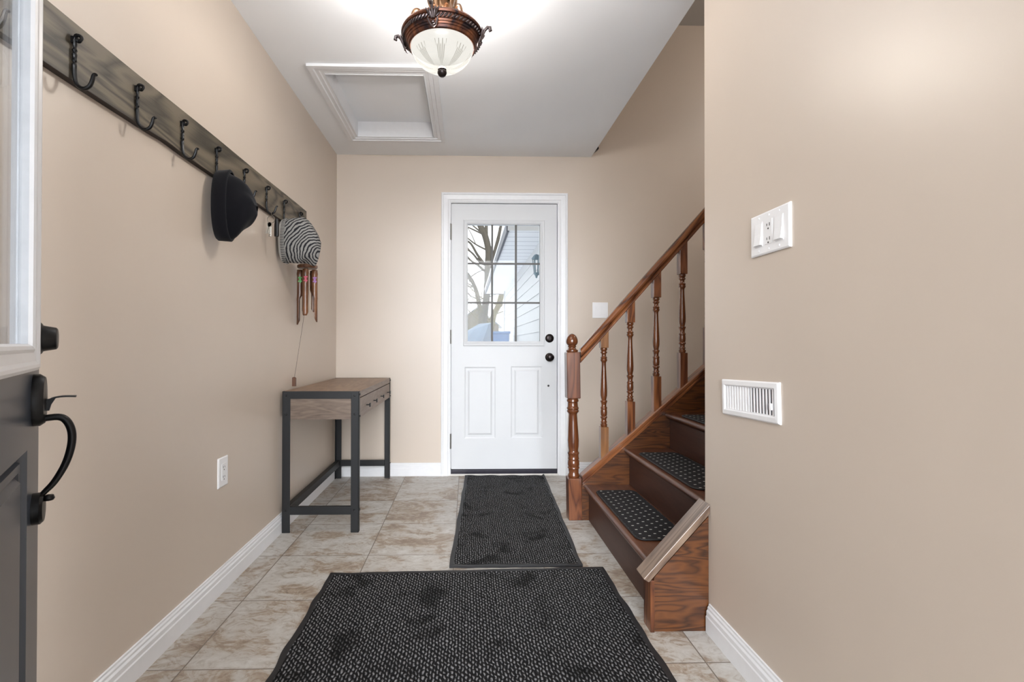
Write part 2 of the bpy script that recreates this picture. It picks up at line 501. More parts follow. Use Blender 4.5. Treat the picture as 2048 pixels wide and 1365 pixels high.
def thing(name, loc, label=None, cat=None, group=None, rotz=0, local=False, kind=None):
    o = bpy.data.objects.new(name, None)
    COL.objects.link(o)
    o.location = loc; o.rotation_euler = (0, 0, rotz); o.empty_display_size = 0.1
    if local or rotz: o['_local'] = 1
    return tag(o, label, cat, group, kind)
def tag(o, label=None, cat=None, group=None, kind=None):
    if label: o['label'] = label
    if cat: o['category'] = cat
    if group: o['group'] = group
    if kind: o['kind'] = kind
    return o
def struct(o, label=None, cat=None):
    return tag(o, label, cat, None, 'structure')

def lerp(a, b, t): return a + (b - a) * t

# ------------------------------------------------------------------ room constants
XL, XR, XC, YB, HC = -0.9961, 0.8452, 0.9516, 3.7597, 2.4464
YE = 1.735            # end of right wall
T, GX, GY = 0.4064, -0.0613, 1.5362
YF = -0.9            # room is built from here on
HU = 3.478            # ceiling over the stair hall
XE = 4.3
DX0, DX1, DZ0, DZ1 = -0.124, 0.689, 0.048, 2.082   # back door slab

# ------------------------------------------------------------------ shell
b = MB().box(XL, XE, YF, YB, -0.12, 0.0)
struct(b.build('floor', tile_mat(T, GX, GY)), 'beige stone-look square tile floor', 'floor')
b = MB().box(XL - 0.12, XL, YF, YB + 0.14, -0.2, HU + 0.2)
struct(b.build('wall_left', M['wall']), 'beige wall on the left carrying the coat rack', 'wall')
b = MB()
b.box(XL, DX0 - 0.03, YB, YB + 0.14, -0.2, HU + 0.2)
b.box(DX1 + 0.03, XE, YB, YB + 0.14, -0.2, HU + 0.2)
b.box(DX0 - 0.03, DX1 + 0.03, YB, YB + 0.14, DZ1 + 0.03, HU + 0.2)
b.box(DX0 - 0.03, DX1 + 0.03, YB, YB + 0.14, -0.2, -0.001)
struct(b.build('wall_back', M['wall']), 'beige back wall around the white door', 'wall')
b = MB().box(XR, XR + 0.12, YF, YE, -0.2, HU + 0.2)
struct(b.build('wall_right', M['wall'], bevel=0.004), 'beige wall at the right with switches and vent', 'wall')
b = MB().box(XR + 0.12, XE, YE - 0.12, YE, -0.2, HU + 0.2)
struct(b.build('wall_stair', M['wall']), 'wall along the near side of the staircase', 'wall')
b = MB().box(XE, XE + 0.12, YE - 0.12, YB + 0.14, -0.2, HU + 0.2)
struct(b.build('wall_far_right', M['wall']), 'wall at the far end of the stair hall', 'wall')
# lower ceiling with the square hole of the attic hatch
HX0, HX1, HY0, HY1 = -0.765, -0.238, 2.635, 3.432
b = MB()
b.box(XL, HX0, YF, YB, HC, HC + 0.16)
b.box(HX1, XC, YF, YB, HC, HC + 0.16)
b.box(HX0, HX1, YF, HY0, HC, HC + 0.16)
b.box(HX0, HX1, HY1, YB, HC, HC + 0.16)
struct(b.build('ceiling', M['ceil']), 'white flat ceiling over the entry', 'ceiling')
b = MB().box(XC - 0.12, XC, YE, YB, HC + 0.16, HU)
struct(b.build('wall_over_ceiling', M['wall']), 'wall face rising beside the ceiling edge', 'wall')
b = MB().box(XL, XE, YF, YB, HU, HU + 0.1)
struct(b.build('ceiling_upper', M['ceil_dark']), 'higher grey ceiling over the stairs', 'ceiling')

# baseboards: profile (out, z)
BP = [(0, 0), (0.015, 0), (0.015, 0.056), (0.0125, 0.060), (0.0125, 0.074), (0.0085, 0.080), (0.0085, 0.087), (0.005, 0.092), (0.005, 0.098), (0, 0.099)]
b = MB().prism([(XL + o, z) for o, z in BP], YF, YB, 'y')
struct(b.build('baseboard_left', M['trim']), 'white moulded baseboard along the left wall', 'baseboard')
b = MB().prism([(XR - o, z) for o, z in BP], YF, 1.6985, 'y')
struct(b.build('baseboard_right', M['trim']), 'white moulded baseboard along the right wall', 'baseboard')
b = MB().prism([(YB - o, z) for o, z in BP], XL + 0.015, -0.200, 'x').prism([(YB - o, z) for o, z in BP], 0.767, XE, 'x')
struct(b.build('baseboard_back', M['trim']), 'white moulded baseboard along the back wall', 'baseboard')

# ------------------------------------------------------------------ back door
d1 = struct(thing('door_1', (DX0, YB, 0)), 'white back door with nine-pane window and two lower panels', 'door')
def panel_mold(mb, x0, x1, z0, z1, y, s=-1):
    """raised field of a pressed door panel; y is the door face, s the side it stands out to"""
    for k, (i0, d0, i1, d1_) in enumerate([(0, 0, 0.010, -0.004), (0.010, -0.004, 0.026, -0.004), (0.026, -0.004, 0.040, 0.002)]):
        a = [(x0 + i0, z0 + i0), (x1 - i0, z0 + i0), (x1 - i0, z1 - i0), (x0 + i0, z1 - i0)]
        c = [(x0 + i1, z0 + i1), (x1 - i1, z0 + i1), (x1 - i1, z1 - i1), (x0 + i1, z1 - i1)]
        vs = [(p[0], y + s * d0, p[1]) for p in a] + [(p[0], y + s * d1_, p[1]) for p in c]
        mb.add(vs, [(q, (q + 1) % 4, (q + 1) % 4 + 4, q + 4) for q in range(4)])
    i = 0.040
    mb.add([(x0 + i, y + s * 0.002, z0 + i), (x1 - i, y + s * 0.002, z0 + i), (x1 - i, y + s * 0.002, z1 - i), (x0 + i, y + s * 0.002, z1 - i)], [(0, 1, 2, 3)])
def slab_with_holes(mb, x0, x1, z0, z1, holes, yf, yb):
    """front face tiled round rectangular holes; through holes get reveal faces"""
    xs = sorted({x0, x1} | {h[0] for h in holes} | {h[1] for h in holes})
    zs = sorted({z0, z1} | {h[2] for h in holes} | {h[3] for h in holes})
    for i in range(len(xs) - 1):
        for j in range(len(zs) - 1):
            cx_, cz_ = (xs[i] + xs[i + 1]) / 2, (zs[j] + zs[j + 1]) / 2
            hit = [h for h in holes if h[0] < cx_ < h[1] and h[2] < cz_ < h[3]]
            for y in (yf, yb):
                if hit and (hit[0][4] or y == yf): continue
                mb.add([(xs[i], y, zs[j]), (xs[i + 1], y, zs[j]), (xs[i + 1], y, zs[j + 1]), (xs[i], y, zs[j + 1])], [(0, 1, 2, 3)])
    def ring(a0, a1, c0, c1):
        mb.add([(a0, yf, c0), (a1, yf, c0), (a1, yf, c1), (a0, yf, c1), (a0, yb, c0), (a1, yb, c0), (a1, yb, c1), (a0, yb, c1)],
               [(0, 1, 5, 4), (1, 2, 6, 5), (2, 3, 7, 6), (3, 0, 4, 7)])
    ring(x0, x1, z0, z1)
    for h in holes:
        if h[4]: ring(h[0], h[1], h[2], h[3])
def frame_ring(mb, x0, x1, z0, z1, prof, y, s=-1):
    """mitred moulding ring: prof = [(inset, out)]"""
    n = len(prof)
    vs = []
    for i, d in prof:
        vs += [(x0 + i, y + s * d, z0 + i), (x1 - i, y + s * d, z0 + i), (x1 - i, y + s * d, z1 - i), (x0 + i, y + s * d, z1 - i)]
    fs = []
    for k in range(n - 1):
        for q in range(4):
            r = (q + 1) % 4
            fs.append((k * 4 + q, k * 4 + r, (k + 1) * 4 + r, (k + 1) * 4 + q))
    mb.add(vs, fs)

WX0, WX1, WZ0, WZ1 = 0.003, 0.556, 1.022, 1.922
pan = [(-0.022, 0.217, 0.282, 0.828), (0.334, 0.574, 0.284, 0.834)]
yd = YB + 0.004
b = MB()
slab_with_holes(b, DX0 + 0.002, DX1 - 0.002, DZ0, DZ1 - 0.003, [(WX0, WX1, WZ0, WZ1, True)] + [p + (False,) for p in pan], yd, yd + 0.044)
for p in pan: panel_mold(b, p[0], p[1], p[2], p[3], yd)
b.build('door_slab', M['door'], d1)
b = MB()
frame_ring(b, WX0 - 0.036, WX1 + 0.036, WZ0 - 0.034, WZ1 + 0.034, [(0, 0), (0, 0.007), (0.006, 0.010), (0.012, 0.008), (0.026, 0.010), (0.036, 0.004), (0.036, -0.02)], yd)
b.build('window_trim', M['door'], d1)
b = MB().box(WX0, WX1, yd + 0.018, yd + 0.023, WZ0, WZ1)
b.build('pane', M['glass'], d1)
b = MB()
for x in (0.189, 0.372): b.box(x - 0.0075, x + 0.0075, yd + 0.006, yd + 0.0175, WZ0, WZ1)
for z in (1.622, 1.321): b.box(WX0, WX1, yd + 0.008, yd + 0.0175, z - 0.0065, z + 0.0065)
M['muntin'] = plain('grey_muntin_bar', (84, 82, 80), 0.5)
o = b.build('muntins', M['muntin'], d1); o['label'] = 'grey grid bars dividing the window'
# knob, deadbolt
b = MB().lathe([(0.0, 0), (0.033, 0), (0.033, -0.004), (0.028, -0.008), (0.012, -0.010), (0.011, -0.030), (0.02, -0.034), (0.027, -0.042), (0.028, -0.052), (0.022, -0.060), (0.01, -0.063), (0.0, -0.063)], (0.630, yd, 0.903), 28, 'y')
b.build('door_knob', M['bronze'], d1, True)
b = MB().lathe([(0.0, 0), (0.033, 0), (0.033, -0.005), (0.028, -0.010), (0.012, -0.012), (0.012, -0.016), (0, -0.016)], (0.630, yd, 1.0485), 28, 'y').box(0.626, 0.634, yd - 0.032, yd - 0.012, 1.032, 1.060)
b.build('deadbolt', M['bronze'], d1, True)
b = MB().lathe([(0, 0), (0.008, 0), (0.008, -0.003), (0.004, -0.004), (0, -0.004)], (0.622, yd, 0.684), 16, 'y')
b.build('door_bore_cap', M['slot'], d1, True)
for z0, z1 in ((1.80, 1.923), (1.005, 1.112), (0.205, 0.319)):
    b = MB().lathe([(0.005, z0), (0.005, z1)], (DX0 - 0.004, YB - 0.006, 0), 10).box(DX0 - 0.004, DX0 + 0.004, YB - 0.004, yd + 0.002, z0, z1)
    b.build('hinge', M['hinge'], d1, True)
# casing + jamb + threshold
cp = [(0, 0), (0, 0.018), (0.006, 0.021), (0.014, 0.021), (0.018, 0.016), (0.05, 0.013), (0.056, 0.009), (0.064, 0.009), (0.072, 0.006), (0.072, 0.0)]
def casing(mb, x0, x1, z1, prof, y):
    vs = []
    for i, d in prof:
        vs += [(x0 + i, y - d, 0), (x0 + i, y - d, z1 - i), (x1 - i, y - d, z1 - i), (x1 - i, y - d, 0)]
    n = len(prof); fs = []
    for k in range(n - 1):
        for q in range(3): fs.append((k * 4 + q, k * 4 + q + 1, (k + 1) * 4 + q + 1, (k + 1) * 4 + q))
    mb.add(vs, fs)
b = MB(); casing(b, -0.200, 0.767, 2.160, cp, YB)
b.build('casing', M['trim'], d1)
b = MB()
for x0, x1 in ((DX0 - 0.030, DX0 - 0.002), (DX1 + 0.002, DX1 + 0.030)): b.box(x0, x1, YB - 0.003, YB + 0.14, 0, DZ1 + 0.028)
b.box(DX0 - 0.002, DX1 + 0.002, YB - 0.003, YB + 0.14, DZ1 + 0.002, DZ1 + 0.028)
b.box(DX0 - 0.002, DX0 + 0.012, YB + 0.05, YB + 0.14, 0.01, DZ1 + 0.002).box(DX1 - 0.012, DX1 + 0.002, YB + 0.05, YB + 0.14, 0.01, DZ1 + 0.002)
b.build('door_jamb', M['trim'], d1)
b = MB().prism([(YB + 0.002, 0.0), (YB + 0.002, 0.016), (YB + 0.0, 0.03), (YB + 0.0, 0.045), (YB + 0.05, 0.046), (YB + 0.14, 0.02), (YB + 0.14, 0.0)], DX0 - 0.002, DX1 + 0.002, 'x')
b.build('threshold', M['sill'], d1)
b = MB(); 
N = 40
pts = [(lerp(DX0 - 0.01, DX1 + 0.01, k / N), YB - 0.012 - 0.006 * random.random()) for k in range(N + 1)]
b.add([(x, y, 0.001) for x, y in pts] + [(x, y, 0.004) for x, y in pts] + [(x, YB + 0.0, 0.012) for x, y in pts] + [(x, YB, 0.001) for x, y in pts],
      [(r * (N + 1) + k, r * (N + 1) + k + 1, (r + 1) * (N + 1) + k + 1, (r + 1) * (N + 1) + k) for r in range(3) for k in range(N)])
o = b.build('caulk_strip', M['white_edge'], d1); o['label'] = 'ragged white caulk under the sill'

# ------------------------------------------------------------------ front door, standing open at the left (local frame: x = hinge to latch edge, -y = face seen)
EX, EY = -0.895, 1.050
DW = 0.86
dd = Vector((-0.549, 0.836)).normalized()
hx, hy = EX - DW * dd.x, EY - DW * dd.y
ang = math.atan2(dd.y, dd.x)
d2 = struct(thing('door_2', (hx, hy, 0), rotz=ang), 'open grey front door with white-framed glass and black handleset', 'door')
# local: x along d; face toward camera: normal n=(.836,.549) -> local y = ?
nloc = -1   # rotating (x,y) by ang: local +y = (-sin, cos) = (-.836,-.549), so the seen face is local -y
FY = 0.0
b = MB()
gx0, gx1, gz0, gz1 = 0.16, DW - 0.155, 1.000, 1.90
DT = 0.036
pl = [(0.13, DW / 2 - 0.035, 0.20, 0.80), (DW / 2 + 0.035, DW - 0.125, 0.20, 0.80)]
slab_with_holes(b, 0, DW, 0.012, 2.035, [(gx0, gx1, gz0, gz1, False)] + [p + (False,) for p in pl], FY, FY + 0.010)
b.f = [f for f in b.f if not all(abs(b.v[i].y - 0.010) < 1e-6 for i in f)]
bb = MB(); hx0, hx1, hz0, hz1 = 0.06, DW - 0.060, 0.92, 1.97
slab_with_holes(bb, 0, DW, 0.012, 2.035, [(hx0, hx1, hz0, hz1, False)], FY + DT, FY + 0.010)
bb.f = [f for f in bb.f if not all(abs(bb.v[i].y - 0.010) < 1e-6 for i in f)]
b.add(bb.v, bb.f)
for p in pl:
    x0, x1, z0, z1 = p
    for (i0, a0, i1, a1) in [(0, 0, 0.004, 0.015), (0.004, 0.015, 0.016, 0.015), (0.016, 0.015, 0.020, 0.007), (0.020, 0.007, 0.034, 0.007), (0.034, 0.007, 0.040, 0.014), (0.040, 0.014, 0.05, 0.002)]:
        A = [(x0 + i0, z0 + i0), (x1 - i0, z0 + i0), (x1 - i0, z1 - i0), (x0 + i0, z1 - i0)]
        C = [(x0 + i1, z0 + i1), (x1 - i1, z0 + i1), (x1 - i1, z1 - i1), (x0 + i1, z1 - i1)]
        b.add([(q[0], FY + a0, q[1]) for q in A] + [(q[0], FY + a1, q[1]) for q in C], [(q, (q + 1) % 4, (q + 1) % 4 + 4, q + 4) for q in range(4)])
    i = 0.05
    b.add([(x0 + i, FY + 0.002, z0 + i), (x1 - i, FY + 0.002, z0 + i), (x1 - i, FY + 0.002, z1 - i), (x0 + i, FY + 0.002, z1 - i)], [(0, 1, 2, 3)])
b.build('door_slab', M['grey_door'], d2)
b = MB()
tp = [(0, 0), (0, 0.012), (0.006, 0.016), (0.012, 0.016), (0.018, 0.012), (0.034, 0.010), (0.040, 0.013), (0.046, 0.010), (0.050, 0.004)]
frame_ring(b, gx0 - 0.050, gx1 + 0.050, gz0 - 0.050, gz1 + 0.050, tp, FY)
b.build('window_trim', M['trim'], d2)
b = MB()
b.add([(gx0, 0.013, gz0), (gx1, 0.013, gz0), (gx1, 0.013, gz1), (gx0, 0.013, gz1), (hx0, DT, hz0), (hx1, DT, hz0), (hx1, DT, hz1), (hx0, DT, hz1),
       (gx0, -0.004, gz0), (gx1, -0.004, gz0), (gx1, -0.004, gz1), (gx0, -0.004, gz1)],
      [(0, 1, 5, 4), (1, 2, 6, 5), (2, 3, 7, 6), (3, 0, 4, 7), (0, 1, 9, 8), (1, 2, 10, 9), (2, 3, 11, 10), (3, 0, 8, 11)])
b.build('window_reveal', plain('toned_down_white_reveal', (172, 174, 178), 0.5), d2)  # white reveal coloured grey to offset the strong sky light falling on it
b = MB().box(gx0, gx1, 0.006, 0.011, gz0, gz1)
b.build('pane', M['glass_front'], d2)
# deadbolt cylinder
hxl = DW - 0.062
b = MB().lathe([(0, 0), (0.036, 0), (0.036, -0.006), (0.030, -0.012), (0.026, -0.014), (0.022, -0.034), (0.0195, -0.036), (0, -0.036)], (hxl, FY, 1.011), 28, 'y')
b.build('deadbolt', M['black'], d2, True)
# handleset: oval top plate, thumb latch, bowed grip, lower rose
b = MB()
b.lathe([(0, 0), (0.052, 0), (0.052, -0.010), (0.046, -0.018), (0, -0.020)], (hxl, 0, 0), 32, 'y')
for v in b.v: v.z = v.z * 1.0; v.x = hxl + (v.x - hxl) * 0.62; v.z = 0.888 + v.z
b.lathe([(0, 0), (0.031, 0), (0.031, -0.012), (0.026, -0.017), (0, -0.018)], (hxl, FY, 0.672), 28, 'y')
hs = b.build('handle_plate', M['black'], d2, True)
b = MB()
ctrl = [(-0.010, 0.850), (-0.045, 0.852), (-0.062, 0.843), (-0.072, 0.820), (-0.071, 0.79), (-0.060, 0.755), (-0.040, 0.722), (-0.022, 0.704), (-0.014, 0.697)]
def smooth_path(P, sub=5):
    out = []
    n = len(P)
    for i in range(n - 1):
        p0 = Vector(P[max(i - 1, 0)]); p1 = Vector(P[i]); p2 = Vector(P[i + 1]); p3 = Vector(P[min(i + 2, n - 1)])
        for k in range(sub):
            t = k / sub
            out.append(0.5 * ((2 * p1) + (p2 - p0) * t + (2 * p0 - 5 * p1 + 4 * p2 - p3) * t * t + (3 * p1 - p0 - 3 * p2 + p3) * t ** 3))
    out.append(Vector(P[-1]))
    return out
path = smooth_path([(hxl, y * 0.82, z) for y, z in ctrl])
rr = [lerp(0.0065, 0.0042, (k / len(path))) + 0.002 * sin(pi * k / len(path)) for k in range(len(path))]
b.tube(path, rr, 10)
b.lathe([(0, -0.006), (0.008, -0.004), (0.010, 0.0), (0.008, 0.006), (0, 0.008)], (hxl, -0.024, 0.690), 12)
b.build('grip', M['black'], hs, True)
b = MB()
tl = smooth_path([(hxl, -0.018, 0.885), (hxl, -0.028, 0.892), (hxl, -0.045, 0.895), (hxl, -0.066, 0.894)])
for a_, c_ in zip(tl[:-1], tl[1:]):
    b.add([(a_.x - 0.008, a_.y, a_.z), (a_.x + 0.008, a_.y, a_.z), (c_.x + 0.008, c_.y, c_.z), (c_.x - 0.008, c_.y, c_.z),
           (a_.x - 0.008, a_.y, a_.z - 0.003), (a_.x + 0.008, a_.y, a_.z - 0.003), (c_.x + 0.008, c_.y, c_.z - 0.003), (c_.x - 0.008, c_.y, c_.z - 0.003)],
          [(0, 1, 2, 3), (7, 6, 5, 4), (0, 3, 7, 4), (1, 5, 6, 2), (0, 4, 5, 1), (3, 2, 6, 7)])
b.prism([(-0.018, 0.866), (-0.024, 0.866), (-0.027, 0.878), (-0.034, 0.891), (-0.018, 0.889)], hxl - 0.004, hxl + 0.004, 'x')
b.build('thumb_latch', M['black'], hs, True)
# latch faceplate on the door edge, inside knob
b = MB().lathe([(0, 0), (0.031, 0), (0.031, 0.006), (0.012, 0.01), (0.012, 0.03), (0.026, 0.04), (0.026, 0.055), (0.012, 0.062), (0, 0.062)], (hxl, DT, 0.888), 24, 'y')
b.build('inside_knob', M['black'], d2, True)

# ------------------------------------------------------------------ attic hatch (frame and lid)
h = thing('attic_hatch', (HX0, HY0, HC), 'white trimmed square attic hatch recessed in the ceiling', 'hatch')
b = MB()
def ring_xy(mb, x0, x1, y0, y1, prof, z):
    vs = []
    for i, d in prof:
        vs += [(x0 + i, y0 + i, z - d), (x1 - i, y0 + i, z - d), (x1 - i, y1 - i, z - d), (x0 + i, y1 - i, z - d)]
    n = len(prof)
    mb.add(vs, [(k * 4 + q, k * 4 + (q + 1) % 4, (k + 1) * 4 + (q + 1) % 4, (k + 1) * 4 + q) for k in range(n - 1) for q in range(4)])
ring_xy(b, HX0 - 0.068, HX1 + 0.078, HY0 - 0.095, HY1 + 0.058, [(0, 0), (0, 0.014), (0.026, 0.014), (0.030, 0.008), (0.050, 0.010), (0.054, 0.004), (0.068, 0.004), (0.068, 0)], HC)
b.build('frame', M['trim'], h)
b = MB()
z1 = HC + 0.105
e = 0.0015
b.add([(HX0 + e, HY0 + e, HC - 0.004), (HX1 - e, HY0 + e, HC - 0.004), (HX1 - e, HY1 - e, HC - 0.004), (HX0 + e, HY1 - e, HC - 0.004),
       (HX0 + e, HY0 + e, z1), (HX1 - e, HY0 + e, z1), (HX1 - e, HY1 - e, z1), (HX0 + e, HY1 - e, z1)],
      [(0, 1, 5, 4), (1, 2, 6, 5), (2, 3, 7, 6), (3, 0, 4, 7)])
b.build('reveal', M['trim'], h)
b = MB().box(HX0 + e, HX1 - e, HY0 + e, HY1 - e, z1, z1 + 0.02)
o = b.build('lid', M['ceil'], h); o['label'] = 'flat grey-white lid'

# ------------------------------------------------------------------ wall plates and vent
def plate_box(mb, y0, y1, z0, z1, x, s, t=0.006, bev=0.004):
    """plate standing out from an x wall, s = direction out"""
    vs = [(x, y0, z0), (x, y1, z0), (x, y1, z1), (x, y0, z1),
          (x + s * (t - bev * .6), y0, z0), (x + s * (t - bev * .6), y1, z0), (x + s * (t - bev * .6), y1, z1), (x + s * (t - bev * .6), y0, z1),
          (x + s * t, y0 + bev, z0 + bev), (x + s * t, y1 - bev, z0 + bev), (x + s * t, y1 - bev, z1 - bev), (x + s * t, y0 + bev, z1 - bev)]
    fs = [(0, 1, 2, 3), (8, 9, 10, 11)]
    for k in (0, 4):
        for q in range(4): fs.append((k + q, k + (q + 1) % 4, k + 4 + (q + 1) % 4, k + 4 + q))
    mb.add(vs, fs)

def receptacle(parent, x, s, yc, zc):
    for dz in (0.0195, -0.0195):
        for y0, y1, z0, z1 in ((-0.0075, -0.0052, -0.004, 0.005), (0.005, 0.007, -0.003, 0.004)):
            MB().box(*sorted((x, x + s * 0.0006)), yc + y0, yc + y1, zc + dz + z0, zc + dz + z1).build('outlet_slot', M['slot'], parent)
        MB().lathe([(0, 0), (0.0026, 0), (0.0026, s * 0.0006), (0, s * 0.0006)], (x, yc, zc + dz - 0.0105), 10, 'x').build('outlet_slot', M['slot'], parent)

sw = thing('switch_plate', (XR, 1.348, 1.316), 'white three-gang wall plate with two rockers and an outlet', 'light switch')
b = MB(); plate_box(b, 1.260, 1.436, 1.257, 1.375, XR, -1, 0.007)
b.build('plate', M['plate'], sw)
for yc in (1.302, 1.394):
    b = MB()
    x = XR - 0.007
    b.box(x - 0.0012, x, yc - 0.0175, yc + 0.0175, 1.316 - 0.0345, 1.316 + 0.0345)
    b.build('rocker_frame', M['plate'], sw)
    b = MB().prism([(x - 0.001, 1.285), (x - 0.0075, 1.2855), (x - 0.0035, 1.316), (x - 0.0018, 1.347), (x - 0.001, 1.347)], yc - 0.0155, yc + 0.0155, 'y')
    b.build('rocker', M['plate'], sw)
b = MB().box(XR - 0.0085, XR - 0.007, 1.348 - 0.0165, 1.348 + 0.0165, 1.316 - 0.0335, 1.316 + 0.0335)
o = b.build('outlet', M['plate'], sw)
receptacle(o, XR - 0.0085, -1, 1.348, 1.316)
for yc in (1.302, 1.348, 1.394):
    for zc in (1.269, 1.363):
        b = MB().lathe([(0, 0), (0.0032, 0), (0.0028, -0.0012), (0, -0.0014)], (XR - 0.007, yc, zc), 12, 'x')
        b.build('screw', M['plate'], sw, True)

ol = thing('wall_outlet', (XL, 2.027, 0.481), 'white duplex outlet low on the left wall', 'outlet')
b = MB(); plate_box(b, 1.989, 2.067, 0.421, 0.541, XL, 1, 0.006); b.build('plate', M['plate'], ol)
b = MB().box(XL + 0.006, XL + 0.0078, 2.012, 2.044, 0.448, 0.514); o = b.build('receptacle', M['plate'], ol)
receptacle(o, XL + 0.0078, 1, 2.028, 0.481)

bs = thing('switch_plate', (1.020, YB, 1.265), 'white square two-gang switch plate on the back wall above the handrail', 'light switch')
b = MB().box(0.960, 1.080, YB - 0.006, YB, 1.204, 1.325); b.build('plate', M['plate'], bs, bevel=0.003)
for xc in (0.996, 1.044):
    b = MB().box(xc - 0.016, xc + 0.016, YB - 0.0085, YB - 0.006, 1.232, 1.298)
    b.build('rocker', M['plate'], bs, bevel=0.001)

# vent register, slightly tilted
vt = thing('wall_vent', (XR, 1.454, 0.836), 'white metal vent register set low in the right wall', 'vent', local=True)
b = MB()
def vfr(mb, y0, y1, z0, z1, prof):
    vs = []
    for i, d in prof:
        vs += [(-d, y0 + i, z0 + i), (-d, y1 - i, z0 + i), (-d, y1 - i, z1 - i), (-d, y0 + i, z1 - i)]
    mb.add(vs, [(k * 4 + q, k * 4 + (q + 1) % 4, (k + 1) * 4 + (q + 1) % 4, (k + 1) * 4 + q) for k in range(len(prof) - 1) for q in range(4)])
vfr(b, -0.148, 0.148, -0.057, 0.057, [(0, 0), (0, 0.004), (0.004, 0.008), (0.016, 0.009), (0.020, 0.006), (0.020, 0.001)])
b.build('frame', M['plate'], vt)
b = MB().box(-0.0015, -0.0002, -0.127, 0.127, -0.036, 0.036)
b.build('duct_opening', M['slot'], vt)
for k in range(17):
    y = lerp(-0.119, 0.119, k / 16)
    b = MB()
    b.box(-0.0050, -0.0030, y - 0.0034, y + 0.0034, -0.037, 0.037)
    b.build('louver', M['plate'], vt)
b = MB().box(-0.0028, -0.0016, -0.005, 0.127, -0.036, 0.036).box(-0.0065, -0.0015, -0.127, 0.127, -0.0372, -0.0352)
o = b.build('damper_plate', M['plate'], vt)
b = MB().box(-0.013, -0.006, -0.121, -0.113, -0.020, -0.002)
b.build('damper_lever', M['plate'], vt)
vt.rotation_euler = (math.radians(2.2) * -1, 0, 0)

# black bracket peeping below the ceiling edge
b = MB().prism([(0.9518, 2.448), (0.9518, 2.53), (0.965, 2.53), (0.982, 2.485), (0.984, 2.472)], 3.66, 3.70, 'y')
o = b.build('wall_bracket', M['black'], None, origin=(0.9518, 3.68, 2.448))
tag(o, 'small black bracket tip showing beside the ceiling edge in the far corner', 'bracket')

# ------------------------------------------------------------------ coat rack
cr = thing('coat_rack', (XL, 1.9, 1.655), 'long grey-stained board with a row of black iron hooks', 'coat rack')
b = MB()
BX = XL + 0.02
n = 60
y0, y1 = 0.80, 3.0
def bot(y): return 1.654 + 0.0015 * sin(y * 9) + 0.004 * math.exp(-((y - 1.62) / 0.05) ** 2)
def top(y): return 1.7985 + 0.007 * (y - 1.2) / 1.8 + 0.0012 * sin(y * 7 + 1)
ys = [lerp(y0, y1, k / n) for k in range(n + 1)]
vs = []
for y in ys: vs += [(XL, y, bot(y)), (BX, y, bot(y)), (BX, y, top(y)), (XL, y, top(y))]
fs = [(k * 4 + q, k * 4 + (q + 1) % 4, k * 4 + 4 + (q + 1) % 4, k * 4 + 4 + q) for k in range(n) for q in range(4)] + [(0, 1, 2, 3), (4 * n, 4 * n + 1, 4 * n + 2, 4 * n + 3)]
b.add(vs, fs); b.build('backboard', M['board'], cr)
b = MB()
for k in range(n):
    pass
vs = []
for y in ys: vs += [(XL, y, bot(y) - 0.0015), (BX + 0.0005, y, bot(y) - 0.0015), (BX + 0.0005, y, bot(y)), (XL, y, bot(y))]
b.add(vs, fs); o = b.build('board_underside', M['board_edge'], cr); o['label'] = 'dark lower edge'

def hook_mesh(mb, y):
    x0 = BX + 0.006
    # J rod
    P = [(x0, y, 1.752), (x0, y, 1.72), (x0 - 0.0005, y, 1.69), (x0, y, 1.665), (x0 + 0.004, y, 1.645), (x0 + 0.014, y, 1.633), (x0 + 0.026, y, 1.631), (x0 + 0.037, y, 1.638), (x0 + 0.043, y, 1.651), (x0 + 0.046, y, 1.663), (x0 + 0.050, y, 1.6665), (x0 + 0.0535, y, 1.664)]
    P = smooth_path(P, 6)
    R = []
    for k, p in enumerate(P):
        r = 0.0047
        if 1.685 < p.z < 1.735 and p.x < x0 + 0.003: r += 0.0013 * sin((p.z - 1.685) * 2 * pi / 0.0125)
        if k > len(P) * 0.75: r *= lerp(1, 0.62, (k / len(P) - 0.75) / 0.25)
        R.append(r)
    mb.tube(P, R, 8)
    # curled top eye
    C = []
    for k in range(22):
        a = lerp(math.radians(205), math.radians(-240), k / 21)
        r = lerp(0.011, 0.0035, k / 21)
        C.append((x0 + 0.009 + r * cos(a), y + 0.0015 * sin(k), 1.753 + r * sin(a)))
    mb.tube(C, [lerp(0.0047, 0.003, k / 21) for k in range(22)], 8)
    # rear pin to board, spade plate
    mb.box(BX, x0, y - 0.006, y + 0.006, 1.742, 1.758)
    mb.lathe([(0.0055, BX), (0.0055, BX + 0.003)], (0, y, 1.750), 10, 'x')
HOOKS = [1.000, 1.2326, 1.4639, 1.6934, 1.9219, 2.1579, 2.3935, 2.6214, 2.8632]
b = MB(); hook_mesh(b, 0)
h0 = b.build('hook', M['black'], None, True)
h0.parent = cr
for k, y in enumerate(HOOKS):
    o = h0 if k == 0 else h0.copy()
    if k: COL.objects.link(o); o.parent = cr
    o.location = Vector((0, y, 0)) - Vector(cr.location)

